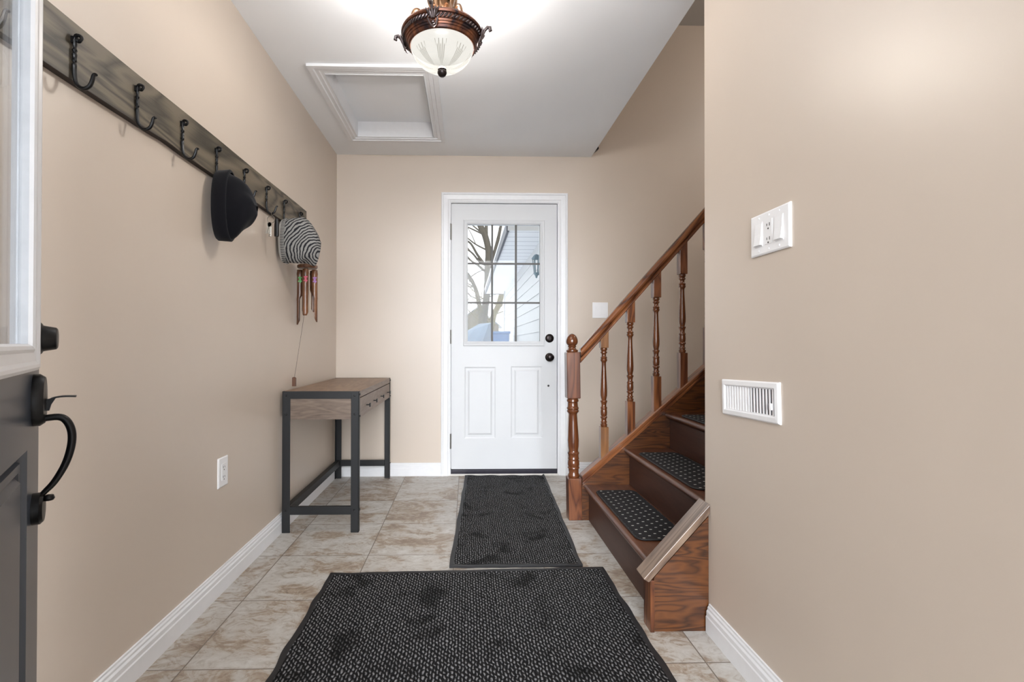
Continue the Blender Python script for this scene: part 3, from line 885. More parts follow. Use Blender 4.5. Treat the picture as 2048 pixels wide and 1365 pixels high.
# ------------------------------------------------------------------ hats
def hat(name, c0, axis_xy, L, zc, hh, thick, mat, matc, label, slump, cuffw, seed, crown):
    """flattened knit hat: local x runs from the open cuff to the crown"""
    a = math.atan2(axis_xy[1], axis_xy[0])
    o = thing(name, (c0[0], c0[1], zc), label, 'hat', rotz=a)
    rnd = random.Random(seed)
    ph = [rnd.uniform(0, 6) for _ in range(6)]
    def sec(t):
        # half height up / down and half thickness at t
        return crown(t)
    nu, nv = 36, 48
    def fn(u, v):
        t = u
        up, dn, th = sec(t)
        a_ = 2 * pi * v
        z = sin(a_); y = cos(a_)
        zz = (up if z > 0 else dn) * abs(z) ** 0.9 * (1 if z > 0 else -1)
        wr = 1 + 0.05 * sin(5 * a_ + ph[0] + 6 * t) * t + 0.06 * sin(3 * a_ + ph[1] + 9 * t) * t
        yy = th * y * wr + slump * t * 0.0
        return (cuffw * 0.25 + t * (L - cuffw * 0.25), yy, zz * wr + 0.0)
    mb = MB().grid(fn, nu, nv, True)
    mb.f.append(tuple(range(nu * nv, nu * nv + nv)))
    body = mb.build('body', mat, o, True, angle=70)
    # cuff: double thickness rolled band
    def cf(u, v):
        prof = [(0.004, -0.012), (0.0, -0.004), (0.0, 0.002), (0.006, 0.007), (cuffw - 0.004, 0.010), (cuffw, 0.006), (cuffw, 0.0)]
        k = min(int(u * 6 + 1e-6), 6)
        x, e_ = prof[k]
        up, dn, th = sec(0.02 + x / L * 0.6)
        a_ = 2 * pi * v
        z = sin(a_); y = cos(a_)
        zz = ((up if z > 0 else dn) + e_) * abs(z) ** 0.9 * (1 if z > 0 else -1)
        return (x, (th + e_) * y, zz)
    mb = MB().grid(cf, 6, nv, True)
    mb.build('cuff', matc, o, True, angle=50)
    return o
def crownA(t):
    q = max(0.0, (t - 0.22) / 0.78)
    up = 0.126 * max(0.0, 1 - q ** 1.9) ** 0.60 - 0.022 * q + 0.003 * sin(9 * t)
    dn = 0.130 * (1 - 0.74 * q ** 1.6) 
    return up, dn, 0.052 * sqrt(max(0.03, 1 - q ** 3))
hat('beanie', (-0.968, 1.9219), (1.0, 0.05), 0.150, 1.537, 0.13, 0.04, M['black_knit'], M['black_knit'], 'plain black knit beanie with folded cuff hanging on a hook', 0, 0.055, 3, crownA)
def crownB(t):
    q = max(0.0, (t - 0.35) / 0.65)
    up = (0.100 + 0.024 * sin(min(1, t / 0.38) * pi / 2)) * sqrt(max(0.0, 1 - q ** 2.4)) - 0.03 * q ** 2 + 0.003 * sin(13 * t)
    dn = 0.104 + 0.016 * sin(min(1, t / 0.4) * pi / 2) - 0.075 * max(0, (t - 0.8) / 0.2) ** 2.2 + 0.002 * sin(17 * t)
    return up, dn, 0.062 * sqrt(max(0.03, 1 - q ** 3.5))
hat('beanie', (-0.981, 2.6214), (1.0, 0.04), 0.200, 1.546, 0.12, 0.045, M['striped_knit'], M['rib_knit'], 'grey and black striped slouchy knit beanie hanging on a hook', 0, 0.030, 5, crownB)

# ------------------------------------------------------------------ keys
kx, ky = BX + 0.033, 2.3935
kr = thing('key_ring', (kx, ky, 1.622), 'key ring with black car fob and metal keys on a hook', 'keys', local=True)
def torus(mb, c, R, r, ax='y', n=24):
    P = []
    for k in range(n + 1):
        a_ = 2 * pi * k / n
        P.append(Vector(c) + Vector({'y': (R * cos(a_), 0, R * sin(a_)), 'x': (0, R * cos(a_), R * sin(a_))}[ax]))
    mb.tube(P, r, 6, False)
b = MB(); torus(b, (0, 0, 0.012), 0.012, 0.0012, 'x'); torus(b, (-0.004, -0.004, -0.020), 0.018, 0.0016)
b.build('split_ring', M['chrome'], kr, True)
b = MB()
def fobf(u, v):
    a_ = 2 * pi * v
    z = -0.016 - 0.085 * u
    w = 0.0115 * (1 - 0.75 * max(0, 0.35 - u) ** 1.2 / 0.35 ** 1.2 * 0.5) * (1.0 if u < 0.98 else 0.9)
    return (0.020 + w * cos(a_), 0.004 + 0.008 * sin(a_), z)
b.grid(fobf, 10, 16, True); b.f.append(tuple(range(16))); b.f.append(tuple(range(160, 176)))
b.build('car_fob', M['black'], kr, True)
b = MB().box(-0.016, -0.002, -0.007, -0.005, -0.104, -0.040)
for k in range(6): b.box(-0.014, -0.004, -0.0082, -0.0068, -0.101 + k * 0.010, -0.096 + k * 0.010)
o = b.build('key_tag', M['chrome'], kr, bevel=0.001)
for an, dx in ((0.35, -0.01), (0.2, -0.006)):
    b = MB()
    b.lathe([(0, -0.001), (0.011, -0.001), (0.011, 0.001), (0, 0.001)], (0, 0, 0), 16, 'y').box(-0.004, 0.004, -0.001, 0.001, -0.045, -0.008)
    for k in range(4): b.box(0.004, 0.006, -0.001, 0.001, -0.043 + k * 0.007, -0.039 + k * 0.007)
    o = b.build('key', M['chrome'], kr)
    o.location = (dx, -0.011, -0.046); o.rotation_euler = (0, an, 0)

# ------------------------------------------------------------------ wind chime
wcx, wcy = -0.925, 2.8632
wc = thing('wind_chime', (wcx, wcy, 1.434), 'burnt bamboo wind chime with painted tubes hanging below the striped hat', 'wind chime', local=True)
b = MB().lathe([(0, 0.004), (0.053, 0.004), (0.057, 0.010), (0.057, 0.020), (0.050, 0.024), (0, 0.024)], (0, 0, 0), 24)
b.build('top_disc', M['bamboo'], wc, True)
b = MB()
for a_ in (0.5, 2.6, 4.7): b.tube([(0.045 * cos(a_), 0.045 * sin(a_), 0.022), (0.006 - wcx * 0 , 0, 0.215)], 0.0008, 5)
b.tube([(0, 0, 0.004), (-0.010, -0.02, -0.26), (-0.046, -0.075, -0.622)], 0.0009, 5)
b.build('cord', M['cord'], wc)
tubes = [(3.3, 0.190, 0.315, (70, 160, 70)), (-1.5, 0.17, 0.265, (190, 60, 90)), (0.05, 0.20, 0.30, (150, 100, 170)), (1.05, 0.17, 0.24, None), (2.2, 0.16, 0.24, None)]
for a_, Lh, Lt, col in tubes:
    cx_, cy_ = 0.041 * cos(a_), 0.041 * sin(a_)
    b = MB()
    # full bamboo tube on top, cut away to a half shell below
    R0 = 0.0168
    nL = 26
    vs = []; NN = 16
    for k in range(nL + 1):
        t = k / nL
        z = -0.006 - Lt * t
        r = R0 * (1 + 0.10 * math.exp(-((t - 0.08) / 0.02) ** 2) + 0.08 * math.exp(-((t - 0.55) / 0.02) ** 2))
        if t > 0.40: q = min(1, (t - 0.40) / 0.12)
        else: q = 0
        half = lerp(pi, pi * 0.46, q)
        if t > 0.92: half *= lerp(1, 0.45, (t - 0.92) / 0.08)
        for j in range(NN + 1):
            an = a_ + lerp(-half, half, j / NN)
            vs.append((cx_ + r * cos(an), cy_ + r * sin(an), z))
    fs = [(k * (NN + 1) + j, k * (NN + 1) + j + 1, (k + 1) * (NN + 1) + j + 1, (k + 1) * (NN + 1) + j) for k in range(nL) for j in range(NN)]
    b.add(vs, fs)
    b.lathe([(0, -0.004), (R0 * 0.7, -0.004), (R0, -0.007), (0, -0.009)], (cx_, cy_, 0), 12)
    tb = b.build('bamboo_tube', M['bamboo'], wc, True, angle=60)
    sm = tb.modifiers.new('shell', 'SOLIDIFY'); sm.thickness = 0.0022; sm.offset = -1
    if col:
        fm = plain('painted_motif_%d' % int(a_ * 10), col, 0.5)
        b = MB()
        fa = a_ if abs(a_) > 2 else a_
        dirv = Vector((0.32, -0.95, 0)).normalized()
        pc = Vector((cx_, cy_, -0.062)) + dirv * (R0 + 0.0005)
        rt = Vector((0.95, 0.32, 0))
        for (p, q, s_) in ((0, 0, .0040), (0.0075, 0.011, .0022), (-0.0075, 0.010, .0022), (0.0075, -0.010, .0022), (-0.0075, -0.011, .0022), (0, 0.010, .0030), (0.001, -0.010, .0030), (0.003, -0.018, .0018)):
            c_ = pc + rt * p + Vector((0, 0, q)) - dirv * abs(p) * 0.25
            s_ *= 1.5
            vs = [c_ + rt * (s_ * cos(2 * pi * k / 8)) + Vector((0, 0, s_ * 1.4 * sin(2 * pi * k / 8))) for k in range(8)]
            vs2 = [v + dirv * 0.0008 for v in vs]
            b.add(vs + vs2, [tuple(range(8, 16))] + [(k, (k + 1) % 8, (k + 1) % 8 + 8, k + 8) for k in range(8)])
        o = b.build('painted_motif', fm, tb)
        o['label'] = {70: 'green painted gecko motif', 190: 'red painted leaf motif', 150: 'violet painted motif'}[col[0]]
b = MB().lathe([(0, -0.0), (0.012, 0.0), (0.012, -0.008), (0, -0.008)], (-0.005, -0.005, -0.12), 16)
b.build('clapper', M['bamboo'], wc, True)
b = MB()
pz = -0.624
poly = [(-0.012, 0.002), (-0.005, 0.006), (0.004, 0.006), (0.010, 0.0), (0.010, -0.046), (-0.012, -0.046)]
b.prism([(p[0] - 0.046, p[1] + pz) for p in poly], -0.079, -0.072, 'y')
b.build('wind_tag', M['bamboo'], wc, bevel=0.001)

# ------------------------------------------------------------------ console desk
TX0, TX1, TY0, TY1, TZ = -0.980, -0.576, 2.632, 3.700, 0.750
ds = thing('console_desk', (-0.778, 3.166, 0), 'slim console desk with grey-brown wood top and black metal frame', 'desk')
LW = 0.042
def leg(mb, x0, x1, y0, y1):
    # L-section angle iron
    sx = 1 if x0 < -0.8 else -1
    mb.box(x0, x1, y0 if y0 < 3 else y1 - 0.004, y0 + 0.004 if y0 < 3 else y1, 0.0, TZ)
    if x0 < -0.8: mb.box(x0, x0 + 0.004, y0, y1, 0, TZ)
    else: mb.box(x1 - 0.004, x1, y0, y1, 0, TZ)
for x0 in (TX0, TX1 - LW):
    for y0 in (TY0, TY1 - 0.03):
        b = MB(); leg(b, x0, x0 + LW, y0, y0 + 0.03)
        o = b.build('leg', M['steel'], ds, bevel=0.0015)
        near = y0 < 3
        yy = y0 if near else TY1
        for z in (0.728, 0.628, 0.118):
            MB().lathe([(0, 0), (0.0062, 0), (0.005, -0.003 if near else 0.003), (0, -0.004 if near else 0.004)], (x0 + LW * 0.45, yy, z), 12, 'y').build('bolt', M['black'], o, True)
        if x0 > -0.8:
            for z in (0.733, 0.617, 0.118):
                MB().lathe([(0, 0), (0.0055, 0), (0.005, 0.005), (0, 0.006)], (TX1, y0 + 0.015, z), 12, 'x').build('bolt', M['black'], o, True)
# end rails (top)
for y0, y1 in ((TY0 + 0.001, TY0 + 0.005), (TY1 - 0.005, TY1 - 0.001)):
    b = MB().box(TX0 + LW, TX1 - LW, y0, y1, TZ - 0.040, TZ)
    b.build('top_rail', M['steel'], ds)
    b = MB().box(TX0 + LW - 0.01, TX1 - LW + 0.01, y0 + 0.004 if y0 < 3 else y0 - 0.014, y0 + 0.018 if y0 < 3 else y0 - 0.001, TZ - 0.150, TZ - 0.036)
    b.build('side_panel', M['desk_side'], ds)
    b = MB().box(TX0 + LW - 0.002, TX1 - LW + 0.002, y0, y0 + 0.02 if y0 < 3 else y1, 0.095, 0.138) if y0 < 3 else MB().box(TX0 + LW - 0.002, TX1 - LW + 0.002, y0 - 0.016, y1, 0.095, 0.138)
    b.build('low_rail', M['steel'], ds, bevel=0.0015)
b = MB().box(TX0 + 0.005, TX0 + 0.036, TY0 + 0.02, TY1 - 0.02, 0.095, 0.138)
b.build('back_stretcher', M['steel'], ds, bevel=0.0015)
b = MB().box(TX0 + 0.002, TX1 - 0.003, TY0 + 0.0055, TY1 - 0.006, TZ - 0.034, TZ - 0.001)
b.build('desk_top', M['desk_top'], ds, bevel=0.001)
b = MB().box(TX0 + 0.004, TX1 - 0.03, TY0 + 0.02, TY1 - 0.02, TZ - 0.145, TZ - 0.034)
b.build('drawer_case', M['desk_side'], ds)
b = MB().box(TX1 - 0.0035, TX1 - 0.001, TY0 + 0.03, TY1 - 0.03, TZ - 0.035, TZ - 0.002)
b.build('front_edging', M['desk_front'], ds)
ym = 3.168
for y0, y1, ks in ((TY0 + 0.031, ym - 0.0015, (2.835, 3.05)), (ym + 0.0015, TY1 - 0.031, (3.30, 3.56))):
    b = MB().box(TX1 - 0.03, TX1 - 0.002, y0, y1, TZ - 0.145, TZ - 0.041)
    dr = b.build('drawer', M['desk_front'], ds, bevel=0.0008)
    for k in ks:
        b = MB().box(TX1 - 0.002, TX1 + 0.020, k - 0.004, k + 0.004, 0.651, 0.657).box(TX1 + 0.017, TX1 + 0.023, k - 0.013, k + 0.013, 0.643, 0.665)
        b.build('knob', M['black'], dr, bevel=0.001)

# ------------------------------------------------------------------ entrance mats
def floor_mat(name, corners, mat, label, nu, nv, border, amp, curl, seed):
    """corners: near-left, near-right, far-right, far-left on the floor"""
    c = [Vector((p[0], p[1], 0)) for p in corners]
    cen = sum(c, Vector()) / 4
    o = thing(name, (cen.x, cen.y, 0), label, 'mat', 'entrance mats')
    rnd = random.Random(seed)
    ph = [rnd.uniform(0, 6.28) for _ in range(8)]
    def P(u, v):
        p = c[0] * (1 - u) * (1 - v) + c[1] * u * (1 - v) + c[2] * u * v + c[3] * (1 - u) * v
        ex = (c[1] - c[0]).length; ey = (c[3] - c[0]).length
        e = min(u * ex, (1 - u) * ex, v * ey, (1 - v) * ey)
        k = math.exp(-(e / 0.02) ** 2)
        p = p + Vector((amp * k * (sin(v * 21 + ph[0]) + 0.6 * sin(v * 39 + ph[1])), amp * 0.8 * k * (sin(u * 27 + ph[2]) + 0.7 * sin(u * 45 + ph[3])) * (1 if v > 0.5 else 1), 0))
        z = 0.0075 + 0.0022 * k * (1 + sin(u * 24 + ph[4]) * 0.8 + sin(v * 25 + ph[5]) * 0.8) * (1 if e < 0.1 else 0)
        z += 0.0012 * sin(u * 5 + ph[6]) * sin(v * 6 + ph[7])
        if curl:
            q = max(0.0, 1 - (1 - u) * ex / 0.035)
            p.x -= 0.012 * q * (0.3 + v); z += 0.014 * q * sin(q * 2.2) * (0.4 + 0.6 * v)
        if e <= 1e-6: z = min(z, 0.010) if not curl else z
        return Vector((p.x, p.y, max(z, 0.004)))
    ex = (c[1] - c[0]).length; ey = (c[3] - c[0]).length
    bu, bv = border / ex, border / ey
    fld = MB().grid(lambda u, v: P(bu + u * (1 - 2 * bu), bv + v * (1 - 2 * bv)) + Vector((0, 0, 0.001)), nu, nv)
    f = fld.build('pile', mat, o, True)
    # border: four strips
    bd = MB()
    bd.grid(lambda u, v: P(u, v * bv), nu, 3)
    bd.grid(lambda u, v: P(u, 1 - v * bv), nu, 3)
    bd.grid(lambda u, v: P(u * bu, v), 3, nv)
    bd.grid(lambda u, v: P(1 - u * bu, v), 3, nv)
    # skirt down to the floor
    for fn in (lambda u, v: P(u, 0), lambda u, v: P(u, 1), lambda u, v: P(0, u), lambda u, v: P(1, u)):
        bd.grid(lambda u, v, fn=fn: Vector((fn(u, 0).x, fn(u, 0).y, lerp(0.0005, fn(u, 0).z, v))), nu, 1)
    o2 = bd.build('rubber_border', M['rubber'], o, True)
    return o
floor_mat('entrance_mat', [(-0.592, 1.20), (0.622, 1.20), (0.605, 2.186), (-0.592, 2.150)], M['mat1'], 'large charcoal looped mat in the foreground', 160, 60, 0.020, 0.0028, False, 4)
floor_mat('entrance_mat', [(-0.080, 2.205), (0.5225, 2.205), (0.598, 3.72), (-0.015, 3.728)], M['mat2'], 'narrow charcoal runner mat leading to the back door', 60, 140, 0.020, 0.0016, True, 9)

# ------------------------------------------------------------------ staircase
RISE, RUN = 0.204, 0.2325
NX0 = 0.664
Y0S, Y1S = 1.768, 2.787          # between stringers
st = thing('staircase', (NX0, 2.28, 0), 'dark stained oak staircase rising to the right', 'staircase')
NS = 8
for k in range(NS):
    zt = 0.203 + RISE * k
    xn = NX0 + RUN * k
    ya = Y0S if k < 1 else YE + 0.002
    # riser
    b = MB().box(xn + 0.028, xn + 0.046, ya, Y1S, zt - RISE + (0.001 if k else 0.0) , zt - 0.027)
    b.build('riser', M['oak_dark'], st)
    # tread with rounded nosing
    R = 0.0135
    poly = [(xn + R + R * cos(a), zt - R + R * sin(a)) for a in [math.radians(d) for d in range(90, 271, 15)]]
    poly += [(xn + RUN + 0.030, zt - 2 * R), (xn + RUN + 0.030, zt)]
    b = MB().prism(poly, ya, Y1S, 'y')
    if k == 0:
        pass
    b.build('tread', M['oak_y'], st, True, angle=30)
    # scotia under the nosing
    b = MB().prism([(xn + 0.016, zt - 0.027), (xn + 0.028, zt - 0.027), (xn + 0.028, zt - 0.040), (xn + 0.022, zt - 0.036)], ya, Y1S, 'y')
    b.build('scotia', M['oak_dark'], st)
# far stringer (closed, under the railing): follows the cap slope
SC_ = 0.8765
def capz(x): return 0.200 + SC_ * (x - 0.656)      # underside of cap at its front face
xE = NX0 + RUN * NS
b = MB().prism([(0.653, 0.0), (xE, 0.0), (xE, capz(xE) + 0.001), (0.653, capz(0.653) + 0.001)], 2.7905, 2.84, 'y')
STRINGER = b
# near stringer piece: panel, end board
def ncap(x): return 0.186 + 1.10 * (x - 0.640)
b = MB().prism([(0.652, 0.0), (0.8445, 0.0), (0.8445, ncap(0.8445) - 0.012), (0.652, ncap(0.652) - 0.012)], 1.706, 1.766, 'y')
b.build('end_panel', M['oak_panel'], st)
b = MB().box(0.637, 0.652, 1.6995, 1.766, 0.0, 0.180)
b.build('end_board', M['oak_z'], st, bevel=0.0015)
# sloped cap on the near stringer
s_ = 1.10; L_ = sqrt(1 + s_ * s_)
tx, tz = 1 / L_, s_ / L_
mb = MB()
Lc = (0.8445 - 0.630) / tx
def capP(l, y, hgt): return (0.630 + l * tx - hgt * tz, y, 0.176 + l * tz + hgt * tx)
th_ = 0.022
lo_end = 0.0
vs = [capP(0, 1.694, 0), capP(0, 1.772, 0), (0.8445, 1.772, 0.176 + (0.8445 - 0.630) * s_), (0.8445, 1.694, 0.176 + (0.8445 - 0.630) * s_),
      capP(-0.004, 1.694, th_), capP(-0.004, 1.772, th_)]
t_top = 0.176 + (0.8445 - 0.630) * s_ + th_ / tx
vs += [(0.8445, 1.772, t_top), (0.8445, 1.694, t_top)]
mb.add(vs, [(0, 1, 2, 3), (4, 7, 6, 5), (0, 3, 7, 4), (1, 5, 6, 2), (0, 4, 5, 1), (3, 2, 6, 7)])
mb.build('end_cap', M['oak_cap'], st, bevel=0.002)
# short strip between wall end and first tread behind the corner
b = MB().prism([(0.8455, 0.0), (xE, 0.0), (xE, 0.2 + SC_ * (xE - 0.66)), (0.8455, 0.33)], YE + 0.0005, YE + 0.0018, 'y')
b.build('wall_stringer', M['oak_panel'], st)

# stair carpet pads
def rug(xc0, xc1, y0, y1, z, label):
    r = 0.035
    pts = []
    for cx_, cy_, a0 in ((xc1 - r, y1 - r, 0), (xc0 + r, y1 - r, 90), (xc0 + r, y0 + r, 180), (xc1 - r, y0 + r, 270)):
        for k in range(7):
            a_ = math.radians(a0 + 15 * k); pts.append((cx_ + r * cos(a_), cy_ + r * sin(a_)))
    b = MB().prism(pts, z, z + 0.007, 'z')
    o = b.build('stair_mat', M['stair_rug'], None, bevel=0.002, origin=((xc0 + xc1) / 2, (y0 + y1) / 2, z))
    tag(o, label, 'stair mat', 'stair tread mats')
    bb = MB()
    P = [(x, y, z + 0.0042) for x, y in pts] + [(pts[0][0], pts[0][1], z + 0.0042)]
    bb.tube(P, 0.0038, 6, False)
    e_ = bb.build('bound_edge', M['rubber'], o, True)
    return o
for k, lb in enumerate(['black white-flecked mat on the lowest stair tread', 'black white-flecked mat on the second stair tread', 'black white-flecked mat on the third stair tread, mostly hidden by the wall']):
    zt = 0.203 + RISE * k; xn = NX0 + RUN * k
    rug(xn + 0.030, xn + 0.242, 1.985, 2.655, zt + 0.0003, lb)

# ------------------------------------------------------------------ stair railing
YC = 2.825
rl = thing('stair_railing', (0.612, YC, 0), 'oak stair railing with turned newel post, spindles and side stringer', 'railing')
STRINGER.build('stringer', M['oak_panel'], rl)
def lathe_px(seq, y0, zt, sc):
    return [(hw * sc, zt - (yy - y0) * sc) for yy, hw in seq]
# newel
nw = bpy.data.objects.new('newel_post', None)
hw = 0.038
SCN = (0.692 - 0.237) / 707.0
seq = [(543, 44), (560, 52), (572, 52), (580, 44), (592, 44), (620, 46), (628, 53), (638, 53), (645, 47), (652, 53), (664, 53), (670, 48), (678, 40), (690, 37), (750, 40), (850, 46), (920, 50), (970, 48), (1010, 42), (1022, 44), (1030, 51), (1038, 51), (1046, 46), (1070, 46), (1084, 50), (1092, 44), (1100, 49), (1125, 52), (1143, 50), (1152, 46), (1160, 52), (1168, 52), (1173, 46), (1182, 45), (1210, 44), (1222, 49), (1232, 52), (1240, 50), (1250, 46)]
prof = lathe_px(seq, 543, 0.692, SCN)
nx = 0.6165
b = MB()
b.box(nx - hw, nx + hw, YC - hw, YC + hw, 0.0, 0.237)
newel = b.build('newel_post', M['oak_newel'], rl, bevel=0.003, origin=(nx, YC, 0))
newel.rotation_euler = (0, math.radians(-0.75), 0)
def nl(mb, name, mat, **kw):   # pieces of the newel in its own frame
    for v in mb.v: v.x -= nx; v.y -= YC
    o = mb.build(name, mat, None, **kw); o.parent = newel; return o
b = MB().box(nx - hw, nx + hw, YC - hw, YC + hw, 0.692, 0.957)
nl(b, 'upper_block', M['oak_newel'], bevel=0.004)
b = MB().lathe([(p[0], p[1]) for p in prof], (nx, YC, 0), 32)
nl(b, 'turned_shaft', M['oak_turned'], smooth=True)
fs_ = 0.000458
fin = [(397, 70), (385, 73), (374, 72), (366, 60), (352, 46), (340, 44), (333, 52), (325, 54), (318, 46), (308, 58), (290, 70), (270, 74), (245, 72), (220, 64), (200, 54), (182, 38), (172, 22), (165, 0)]
b = MB().lathe([(w * fs_, 1.064 - (yy - 165) * fs_) for yy, w in fin], (nx, YC, 0), 32)
nl(b, 'finial', M['oak_turned'], smooth=True, angle=50)
# cap on the far stringer (moulded, with grooves on its front)
def extr(mb, prof, x0, x1, zf, slope):
    """profile (y, dz) swept along the slope with vertical end cuts"""
    n_ = len(prof)
    vs = [(x0, y, zf(x0) + dz) for y, dz in prof] + [(x1, y, zf(x1) + dz) for y, dz in prof]
    mb.add(vs, [(i, (i + 1) % n_, (i + 1) % n_ + n_, i + n_) for i in range(n_)] + [tuple(range(n_)), tuple(range(n_, 2 * n_))])
b = MB()
cp2 = [(2.792, 0.0), (2.788, 0.004), (2.788, 0.016), (2.793, 0.020), (2.793, 0.026), (2.789, 0.030), (2.789, 0.044), (2.794, 0.050), (2.858, 0.050), (2.862, 0.044), (2.862, 0.0)]
extr(b, cp2, 0.6555, xE, capz, SC_)
b.build('stringer_cap', M['oak_stringer_cap'], rl)
# handrail
def railz(x): return 0.893 + 1.128 * (x - 0.646)
b = MB()
hp = [(-0.022, 0.0), (-0.024, 0.006), (-0.021, 0.011), (-0.021, 0.020), (-0.025, 0.026), (-0.030, 0.034), (-0.031, 0.048), (-0.027, 0.060), (-0.020, 0.067), (-0.012, 0.071), (0.0, 0.0725)]
hp = hp + [(-y, z) for y, z in reversed(hp[:-1])]
extr(b, [(YC + y, z * 1.12) for y, z in hp], 0.648, xE, railz, 1.1)
b.build('handrail', M['oak_rail'], rl, True, angle=25)
# balusters
bx = [0.788, 0.941, 1.093, 1.246, 1.399, 1.552, 1.705]
BT = [0.982, 1.128, 1.273, 1.409, 1.556, 1.70, 1.85]
seqb = [(350, 38), (358, 43), (372, 43), (382, 38), (392, 30), (400, 40), (412, 42), (420, 34), (428, 28), (452, 28), (462, 34), (470, 42), (482, 40), (488, 35), (494, 42), (510, 42), (518, 38), (528, 30), (545, 27), (600, 28), (700, 33), (800, 38), (900, 42), (950, 41), (985, 34), (1005, 30), (1012, 41), (1028, 42), (1038, 36), (1060, 31), (1085, 31), (1096, 40), (1108, 42), (1118, 37), (1130, 39), (1160, 41), (1195, 39), (1205, 34), (1214, 42), (1228, 42), (1238, 33), (1262, 31), (1276, 38), (1284, 42), (1292, 33), (1300, 33), (1306, 42), (1325, 42), (1340, 36)]
SB = 0.455 / 990
mats_b = [M['oak_pale'], M['oak_z'], M['oak_z'], M['oak_newel'], M['oak_newel'], M['oak_z'], M['oak_z']]
w2 = 0.0225
for k, (x, zt) in enumerate(zip(bx, BT)):
    zb = zt - 0.455
    b = MB()
    b.lathe(lathe_px(seqb, 350, zt, SB), (x, YC, 0), 20)
    bl = b.build('baluster', M['oak_turned'], rl, True, origin=(x, YC, 0))
    b = MB()
    def sqb(mb, z0f, z1f):
        vs = []
        for (dx, dy) in ((-w2, -w2), (w2, -w2), (w2, w2), (-w2, w2)): vs.append((x + dx, YC + dy, z0f(x + dx)))
        for (dx, dy) in ((-w2, -w2), (w2, -w2), (w2, w2), (-w2, w2)): vs.append((x + dx, YC + dy, z1f(x + dx)))
        mb.add(vs, [(3, 2, 1, 0), (4, 5, 6, 7), (0, 1, 5, 4), (1, 2, 6, 5), (2, 3, 7, 6), (3, 0, 4, 7)])
    sqb(b, lambda q: capz(q) + 0.049, lambda q: zb)
    o = b.build('lower_block', mats_b[k], bl, bevel=0.002, origin=(x, YC, 0))
    b = MB(); sqb(b, lambda q: zt, lambda q: railz(q) + 0.004)
    o = b.build('upper_block', mats_b[(k + (1 if k else 0)) % 7], bl, bevel=0.002, origin=(x, YC, 0))

# ------------------------------------------------------------------ ceiling light
LX, LY = -0.098, 1.870
cl = thing('ceiling_light', (LX, LY, HC), 'ornate copper and bronze ceiling light with a frosted glass bowl', 'ceiling light', local=True)
Z = lambda z: z - HC
b = MB().lathe([(0, 0), (0.062, 0), (0.066, -0.006), (0.060, -0.014), (0.048, -0.020), (0.030, -0.026), (0.022, -0.040), (0.014, -0.050), (0.012, -0.06), (0.022, -0.075), (0.034, -0.10), (0.042, -0.13), (0.040, -0.16), (0.028, -0.185), (0.016, -0.20), (0.012, -0.235), (0, -0.235)], (0, 0, 0), 28)
b.build('stem', M['brass'], cl, True)
# leaves round the stem urn
for k in range(8):
    a_ = 2 * pi * k / 8 + 0.2
    b = MB()
    def lf(u, v, a_=a_):
        r = 0.032 + 0.022 * sin(u * pi * 0.9)
        z = -0.19 + 0.115 * u
        w = 0.36 * sin(pi * min(u + 0.08, 1.0)) * (v - 0.5) * 2
        rr_ = r + 0.006 * (1 - abs(2 * v - 1))
        if u > 0.85: rr_ += (u - 0.85) * 0.09
        return (rr_ * cos(a_ + w), rr_ * sin(a_ + w), z)
    b.grid(lf, 8, 4)
    o = b.build('acanthus_leaf', M['brass'], cl, True)
    sm = o.modifiers.new('thick', 'SOLIDIFY'); sm.thickness = 0.002
b = MB()
RZ = Z(2.175)
prof = [(0.120, Z(2.130)), (0.122, Z(2.128)), (0.128, Z(2.131)), (0.131, Z(2.139)), (0.134, Z(2.140)), (0.136, Z(2.146)), (0.139, Z(2.147)), (0.141, Z(2.153)), (0.144, Z(2.155)), (0.146, Z(2.166)), (0.147, Z(2.170)), (0.153, Z(2.172)), (0.155, Z(2.178)), (0.152, Z(2.185)), (0.144, Z(2.188)), (0.125, Z(2.189)), (0.112, Z(2.186)), (0.112, Z(2.134)), (0.120, Z(2.130))]
b.lathe(prof, (0, 0, 0), 72)
b.build('ring', M['copper'], cl, True, angle=35)
# rope moulding: slanted beads
b = MB()
for k in range(66):
    a_ = 2 * pi * k / 66
    P = []
    for j in range(5):
        t = j / 4
        aa = a_ + (t - 0.5) * 0.105
        P.append((0.1480 * cos(aa), 0.1475 * sin(aa), Z(2.1545 + 0.016 * t)))
    b.tube(P, [0.0016, 0.0036, 0.0042, 0.0036, 0.0016], 6)
b.build('rope_moulding', M['pewter'], cl, True)
